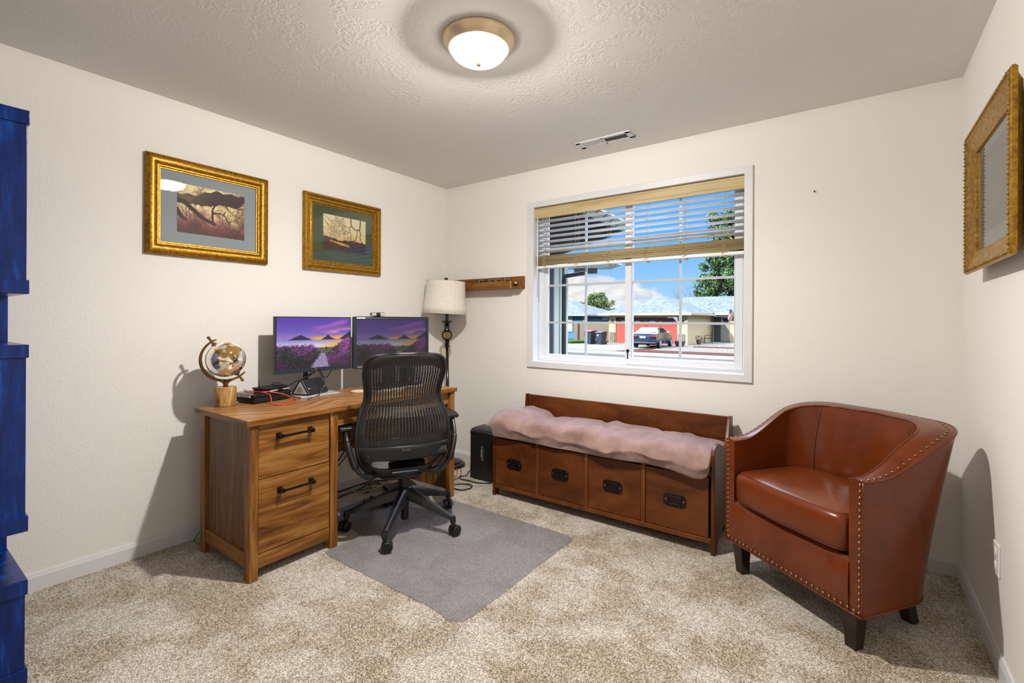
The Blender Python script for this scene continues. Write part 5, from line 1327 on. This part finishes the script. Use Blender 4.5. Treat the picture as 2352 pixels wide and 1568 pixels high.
# car
cr = thing('parked_sedan', 'dark blue sedan parked tail out on the driveway', 'car', (-8.55, 28.1, GZ), rad(3))
PR = [(0, .30), (-.03, .45), (-.06, .62), (-.01, .80), (.02, .98), (.10, 1.03), (.42, 1.06), (.75, 1.22), (1.15, 1.38), (1.7, 1.44), (2.3, 1.42), (2.8, 1.24), (3.3, 1.0), (3.9, .93), (4.35, .80), (4.5, .6), (4.48, .32)]
def hwid(z, y): 
    w_ = .89 if z < .92 else .89 - (z - .92) * .62
    return w_ * (1 - .10 * smooth(.25, -.1, y) - .12 * smooth(4.0, 4.5, y))
cb_ = MB(); rows = []
for y, z in PR:
    rw = []
    for q in range(9):
        s = -1 + q / 4; hx = hwid(z, y); rw.append((s * hx, y + .10 * abs(s) ** 3 * (1 if y < 1 else -1), z - .03 * abs(s) ** 4))
    rows.append(rw)
cb_.grid(rows)
for s in (0, 8):
    sd = [r[s] for r in rows]; bot = [(p[0] * .985, p[1], .24) for p in sd]
    cb_.grid([sd, [((p[0] + b_[0]) / 2 * (1.03 if p[2] < 1.1 else 1.0), p[1], max(.24, min(.80, (p[2] + .24) / 2))) for p, b_ in zip(sd, bot)], bot])
cb_.grid([[(p[0] * .985, p[1], .24) for p in (r[0], r[8])] for r in rows])
cb_.build('body', plain('dark_blue_car_paint', (.035, .085, .16), .18, .2, coat=.6), cr, True, smooth='auto')
gl = MB(); gl.grid([[(s * (hwid(1.06 + .32 * t, 1) - .10), .40 + .72 * t, 1.075 + .318 * t) for s in (-1, -.5, 0, .5, 1)] for t in (0, .25, .5, .75, 1)]); gl.build('rear_window', plain('sky_tinted_glass', (.16, .26, .34), .08), cr, True, solid=.01)
for s in (-1, 1):
    sw_ = MB(); sw_.prism([(.85, 1.02), (1.25, 1.30), (1.75, 1.36), (2.3, 1.33), (2.75, 1.02)], 'x', s * .80 - .03 + s * .01, s * .80 + .03); sw_.v = [(x - s * (z - 1.0) * .50 * 1.0, y, z) for x, y, z in sw_.v]
    sw_.build('side_window', plain('dark_side_glass', (.05, .045, .035), .1), cr, True)
    MB().box(s * .62 - .22, s * .62 + .20, -.09, .02, .74, .87).build('tail_light', plain('red_lens', (.45, .012, .02), .2), cr, True, bevel=.02)
    MB().box(s * .95 - .10, s * .95 + .10, 2.45, 2.58, .98, 1.12).build('mirror', M_silver, cr, True, bevel=.03)
    for y in (.80, 3.60):
        wh = MB(); wh.lathe([(0, -.11), (.24, -.11), (.31, -.09), (.315, .09), (.24, .11), (0, .11)], n=24, M=Matrix.Translation((s * .80, y, .315)) @ Matrix.Rotation(PI / 2, 4, 'Y'))
        wo = wh.build('wheel', M_black, cr, True, smooth='auto')
        hc_ = MB(); hc_.lathe([(0, .125), (.06, .13), (.20, .118), (.205, .10)], n=10, M=Matrix.Translation((s * .80, y, .315)) @ Matrix.Rotation(s * PI / 2, 4, 'Y')); hc_.build('hubcap', plain('hubcap_grey', (.9, .92, .95), .4), wo, True)
MB().box(-.26, .16 - .02, -.085, -.05, .68, .82).build('license_plate', M_wht, cr, True)
MB().box(-.80, .80, -.075, .05, .30, .42).build('lower_bumper', M_charcoal, cr, True, bevel=.03)
# planter, porch chair, flag, garden pot
tag(MB().add([(-7.58, 32, GZ), (-7.15, 32, GZ), (-7.15, 32.45, GZ), (-7.58, 32.45, GZ), (-7.68, 31.9, -.15), (-7.05, 31.9, -.15), (-7.05, 32.55, -.15), (-7.68, 32.55, -.15)], [(0, 1, 2, 3), (4, 5, 6, 7), (0, 1, 5, 4), (1, 2, 6, 5), (2, 3, 7, 6), (3, 0, 4, 7)]).build('square_planter', plain('slate_planter', (.07, .08, .085), .7), bevel=.02), 'square slate planter at the corner of the garage', 'planter')
pc = thing('porch_chair', 'dark metal porch chair against the beige side wall', 'chair', (-7.15, 39.6, GZ), rad(-70))
pm = plain('dark_green_metal', (.05, .055, .045), .5)
MB().box(-.28, .28, -.28, .28, .38, .43).build('seat', pm, pc, True); MB().box(-.28, .28, .26, .32, .43, 1.02).build('backrest', pm, pc, True)
for sx in (-1, 1):
    MB().tube([(sx * .28, .28, .66), (sx * .28, -.26, .66), (sx * .28, -.28, .40)], .022, 6).build('arm', pm, pc, True)
    for sy in (-1, 1): MB().tube([(sx * .27, sy * .27, .40), (sx * .29, sy * .30, 0)], .022, 6).build('leg', pm, pc, True)
fg = thing('house_flag', 'small stars and stripes flag hanging by the front door', 'flag', (-5.35, 40.0, 1.0))
MB().cyl((-5.38, 40.0, 1.0), (-5.62, 40.0, 2.45), .018, .014, 8).build('pole', M_wht, fg)
ST = [plain('flag_red', (.50, .03, .04), .8), plain('flag_white', (.74, .73, .72), .8), plain('flag_blue', (.03, .045, .13), .8)]
def fl_pt(a, b_): return (-5.61 + .10 * (1 - b_) + a * .42 * (1 - .5 * b_) - .10 * b_, 40.0 + .05 * math.sin(a * 7 + b_ * 2), 2.38 - b_ * .80 - a * .35)
fs_ = MB()
for k in range(13):
    for q in range(10):
        fs_.m = 2 if (q < 4 and k < 7) else (k % 2)
        a0, a1, b0, b1 = k / 13, (k + 1) / 13, q / 10, (q + 1) / 10
        fs_.add([fl_pt(a0, b0), fl_pt(a1, b0), fl_pt(a1, b1), fl_pt(a0, b1)], [(0, 1, 2, 3)])
fs_.build('cloth', ST, fg, solid=.006)
fp = thing('flower_pot', 'terracotta pot with leaves on the path by the beige side wall', 'plant pot', (-7.05, 36.2, GZ))
MB().lathe([(0, 0), (.14, 0), (.20, .30), (.22, .32), (.18, .32), (0, .28)], (-7.05, 36.2, GZ), 14).build('pot', plain('terracotta', (.30, .11, .06), .8), fp)
lf = MB()
for k in range(60):
    a, b_ = random.uniform(0, 6.28), random.uniform(.2, 1.2); c_ = Vector((-7.05 + .22 * math.cos(a) * b_, 36.2 + .22 * math.sin(a) * b_, GZ + .3 + .4 * random.random()))
    u_ = Vector((random.uniform(-1, 1), random.uniform(-1, 1), random.uniform(-1, 1))).normalized() * .07; v_ = u_.orthogonal().normalized() * .04
    lf.add([c_ - u_, c_ + v_, c_ + u_, c_ - v_], [(0, 1, 2, 3)])
lf.build('leaves', plain('pot_leaves', (.25, .16, .06), .7), fp)
# trees
def leaf_cloud(mb, c_, R, n, size):
    for k in range(n):
        d = Vector((random.gauss(0, 1), random.gauss(0, 1), random.gauss(0, 1))); d = d.normalized() * R * random.random() ** .5
        p = Vector(c_) + d; u_ = Vector((random.gauss(0, 1), random.gauss(0, 1), random.gauss(0, 1))).normalized() * size; v_ = u_.cross(Vector((random.gauss(0, 1), random.gauss(0, 1), random.gauss(0, 1)))).normalized() * size * .55
        mb.m = random.choice((0, 0, 1, 1, 2)); mb.add([p - u_, p + v_, p + u_, p - v_], [(0, 1, 2, 3)])
def tree(name, label, x, y, h, bole, blobs, mats, size, n):
    t = thing(name, label, 'tree', (x, y, GZ))
    tk = MB(); tk.tube([(x, y, GZ), (x + .1, y, GZ + h * .5), (x - .05, y, GZ + h * .95)], [bole, bole * .6, .05], 10)
    for c_, R in blobs: tk.tube([(x, y, max(GZ + 1, c_[2] - R * .9)), c_], [bole * .12, .02], 4)
    tk.build('trunk', plain('bark_brown', (.09, .055, .035), .9), t, smooth=True)
    cwn = MB()
    for c_, R in blobs: leaf_cloud(cwn, c_, R, n, size)
    cwn.build('crown', mats, t)
CG = [plain('pine_dark', (.07, .21, .08), .8), plain('pine_mid', (.18, .42, .11), .8), plain('pine_light', (.42, .62, .14), .8)]
bb = []
tx, ty = -8.3, 60.0
for k in range(300):
    z = random.uniform(3.4, 14.5); R_ = interp([(3, 4.9), (6, 5.0), (9, 4.4), (10.5, 3.6), (14, 3.5), (21, 1.3)], z); a = random.uniform(0, 2 * PI); q = R_ * (random.random() ** .55)
    bb.append(((tx + q * math.cos(a), ty + q * math.sin(a), z), random.uniform(.55, 1.0)))
tree('pine_tree', 'tall dense dark green pine behind the beige house', tx, ty, 21, .45, bb, CG, .17, 190)
bb = []
tx, ty = -25.9, 57.0
for k in range(70):
    z = random.uniform(2.2, 5.0); a = random.uniform(0, 2 * PI); q = interp([(2, 2.6), (3.6, 2.5), (5.0, .8)], z) * random.random() ** .5
    bb.append(((tx + q * math.cos(a), ty + q * math.sin(a), z), random.uniform(.3, .6)))
tree('round_tree', 'small round yellow green tree behind the blue house', tx, ty, 4.6, .2, bb, [plain('leaf_dark', (.09, .22, .04), .8), plain('leaf_mid', (.26, .40, .06), .8), plain('leaf_light', (.55, .58, .14), .8)], .11, 110)
bs = thing('leafless_bush', 'leafless twiggy shrub left of the pine, above the roof', 'shrub', (-13.6, 56, GZ))
tw = []; rnd_ = random.Random(3)
for a in (.7, 1.1, 1.35, 1.7, 2.1, 2.5): twigs(0, 3.6, a, 1.35, .04, 4, tw, rnd_)
sb = MB(); sb.tube([(-13.6, 56, GZ), (-13.6, 56, 2.5)], .08, 6)
for (x0, z0, x1, z1, r) in tw: sb.cyl((-13.6 + x0 * .8, 56 + math.sin(z0 * 3) * .3, z0 - .6), (-13.6 + x1 * .8, 56 + math.sin(z1 * 3) * .3, z1 - .6), r * .7, r * .6, 4)
sb.cyl((-13.6, 56, 2.3), (-13.6, 56, 3.0), .07, .05, 6)
sb.build('branches', plain('bare_twigs', (.10, .085, .09), .9), bs)

# our own house: wing at the left of the window and its eaves
M_sage = _plain('pale_sage_trim', (.42, .45, .37), .7); M_sage2 = _plain('sage_gutter', (.36, .43, .40), .5); M_soffit = plain('brown_soffit', (.085, .070, .052), .9); M_raft = plain('grey_rafter', (.27, .28, .25), .8)
wg = thing('house_wing', 'sage trimmed wall of the same house seen edge on, left of the window', 'house wall', (.1, 1.4, GZ))
MB().box(.05, .30, .20, 1.70, GZ, 1.87).build('wall', plain('dark_screen_wall', (.16, .165, .17), .6), wg)
MB().box(.05, .318, 1.390, 1.492, GZ, 1.875).build('corner_board', M_sage, wg)
MB().box(.05, .330, 1.50, 1.535, GZ, 1.875).build('corner_board', M_sage, wg)
MB().tube([(.335, 1.575, GZ + .1), (.335, 1.575, 1.72)], .026, 8).build('downspout', plain('brown_downspout', (.13, .09, .065), .6), wg)
MB().box(.05, .318, 1.615, 1.70, GZ, 1.875).build('corner_board', M_sage, wg)
MB().tube([(.335, 1.575, 1.74), (.36, 1.575, 1.755), (.62, 1.58, 1.78)], .024, 8).build('downspout_elbow', plain('grey_brown_spout', (.20, .18, .165), .6), wg)
ev = thing('eave_overhang', 'sage edged roof eave with exposed rafters above the left of the window', 'eave', (.5, 1.2, 2.2))
def thick(mb, q, t): return mb.add([tuple(p) for p in q] + [(p[0], p[1], p[2] + t) for p in q], [(0, 1, 2, 3), (7, 6, 5, 4), (0, 4, 5, 1), (1, 5, 6, 2), (2, 6, 7, 3), (3, 7, 4, 0)])
SO = [(.88, .25, 2.305), (.88, 1.90, 2.272), (.10, 1.60, 1.985), (.10, .25, 2.34)]
thick(MB(), SO, .03).build('soffit', M_soffit, ev)
thick(MB(), [(.86, .22, 2.285), (.86, 1.90, 2.252), (.895, 1.90, 2.252), (.895, .22, 2.285)], .06).build('fascia', M_raft, ev)
thick(MB(), [(.895, .22, 2.300), (.895, 1.93, 2.262), (.990, 1.84, 2.322), (.990, .22, 2.355)], .02).build('roof_edge', M_sage2, ev)
sl2 = MB()
for k in range(8): y = .35 + k * .19; thick(sl2, [(.896, y, 2.296 - .0222 * (y - .22)), (.896, y + .012, 2.296 - .0222 * (y - .22)), (.988, y + .012, 2.350 - .0204 * (y - .22)), (.988, y, 2.350 - .0204 * (y - .22))], .006)
sl2.build('seam_strip', M_raft, ev)
for k in range(7):
    f = .06 + .15 * k; A_ = Vector(SO[0]).lerp(Vector(SO[1]), f); B_ = Vector(SO[3]).lerp(Vector(SO[2]), f); d_ = Vector((0, .018, 0)); dn = Vector((0, 0, -.05))
    thick(MB(), [A_ - d_ + dn, A_ + d_ + dn, B_ + d_ + dn, B_ - d_ + dn], .05).build('rafter', M_raft, ev)
MB().prism([(.10, 1.88), (.72, 1.845), (.86, 1.885), (.84, 1.93), (.10, 1.95)], 'y', 1.80, 1.98).build('lower_fascia', M_sage2, ev)
MB().prism([(.34, 1.80), (.62, 1.79), (.62, 1.85), (.34, 1.86)], 'y', 1.80, 1.84).build('lower_rafter', M_raft, ev)
# ------------------------------------------------------------------ sky, sun
wd_ = bpy.data.worlds.new('world'); sc.world = wd_; wd_.use_nodes = True
nt = wd_.node_tree; bg = nt.nodes['Background']
tc = N(nt, 'ShaderNodeTexCoord'); sp = N(nt, 'ShaderNodeSeparateXYZ'); nt.links.new(tc.outputs['Generated'], sp.inputs[0])
el = sp.outputs[2]
sky = ramp(nt, el, [(0, (.60, .78, 1.05)), (.05, (.42, .70, 1.08)), (.16, (.16, .50, 1.05)), (.40, (.10, .40, 1.0)), (1.0, (.12, .36, .80))])
mp = N(nt, 'ShaderNodeMapping'); mp.inputs['Scale'].default_value = (1, 1, 2.1); nt.links.new(tc.outputs['Generated'], mp.inputs['Vector'])
n1 = noise(nt, mp.outputs[0], 11, 7, .62, .2)
def towards(v, w_):
    d = N(nt, 'ShaderNodeVectorMath', operation='DOT_PRODUCT'); nt.links.new(tc.outputs['Generated'], d.inputs[0]); d.inputs[1].default_value = Vector(v).normalized()
    mr = N(nt, 'ShaderNodeMapRange'); nt.links.new(d.outputs['Value'], mr.inputs['Value']); mr.inputs['From Min'].default_value = math.cos(w_); mr.inputs['From Max'].default_value = 1.0
    return mr.outputs[0]
bank = math_n(nt, 'ADD', math_n(nt, 'MULTIPLY', towards((-.44, .898, .065), rad(11)), .42), math_n(nt, 'MULTIPLY', towards((-.52, .85, .055), rad(8)), .26))
low = N(nt, 'ShaderNodeMapRange'); nt.links.new(el, low.inputs['Value']); low.inputs['From Min'].default_value = .115; low.inputs['From Max'].default_value = .07
den = math_n(nt, 'ADD', math_n(nt, 'SUBTRACT', n1, .30), math_n(nt, 'MULTIPLY', bank, low.outputs[0]))
cm = N(nt, 'ShaderNodeMapRange'); nt.links.new(den, cm.inputs['Value']); cm.inputs['From Min'].default_value = .44; cm.inputs['From Max'].default_value = .56
cc_ = ramp(nt, noise(nt, mp.outputs[0], 26, 4, .6), [(.33, (.74, .75, .86)), (.60, (1.0, .97, .95))])
cap = N(nt, 'ShaderNodeMapRange'); nt.links.new(el, cap.inputs['Value']); cap.inputs['From Min'].default_value = .15; cap.inputs['From Max'].default_value = .11
col = mixc(nt, math_n(nt, 'MULTIPLY', cm.outputs[0], cap.outputs[0]), sky, cc_)
# sky overhead brightened to add daylight to the room, unseen through the window
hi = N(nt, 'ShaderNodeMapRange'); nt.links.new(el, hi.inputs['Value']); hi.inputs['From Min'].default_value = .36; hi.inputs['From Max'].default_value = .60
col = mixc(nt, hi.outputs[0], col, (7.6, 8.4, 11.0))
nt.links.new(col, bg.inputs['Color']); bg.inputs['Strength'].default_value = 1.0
sl = bpy.data.lights.new('sun', 'SUN'); sl.energy = 12.0; sl.angle = rad(1); sl.color = (1, .95, .86)
so_ = bpy.data.objects.new('sun', sl); COL.objects.link(so_)
so_.rotation_euler = Vector((.35, .75, -.52)).to_track_quat('-Z', 'Y').to_euler()

vs_ = sc.view_settings; vs_.view_transform = 'Standard'; vs_.look = 'None'; vs_.gamma = 1.0; vs_.use_curve_mapping = False
vs_.exposure = 0.0
sc.cycles.use_denoising = True
sc.cycles.max_bounces = 10; sc.cycles.diffuse_bounces = 6; sc.cycles.glossy_bounces = 4; sc.cycles.transmission_bounces = 6; sc.cycles.transparent_max_bounces = 12
sc.cycles.caustics_reflective = False; sc.cycles.caustics_refractive = False
sc.cycles.sample_clamp_indirect = 6.0
for o in list(sc.objects):
    if o.get('category') is None and o.parent is None and o.type == 'MESH': print('NO CATEGORY', o.name)
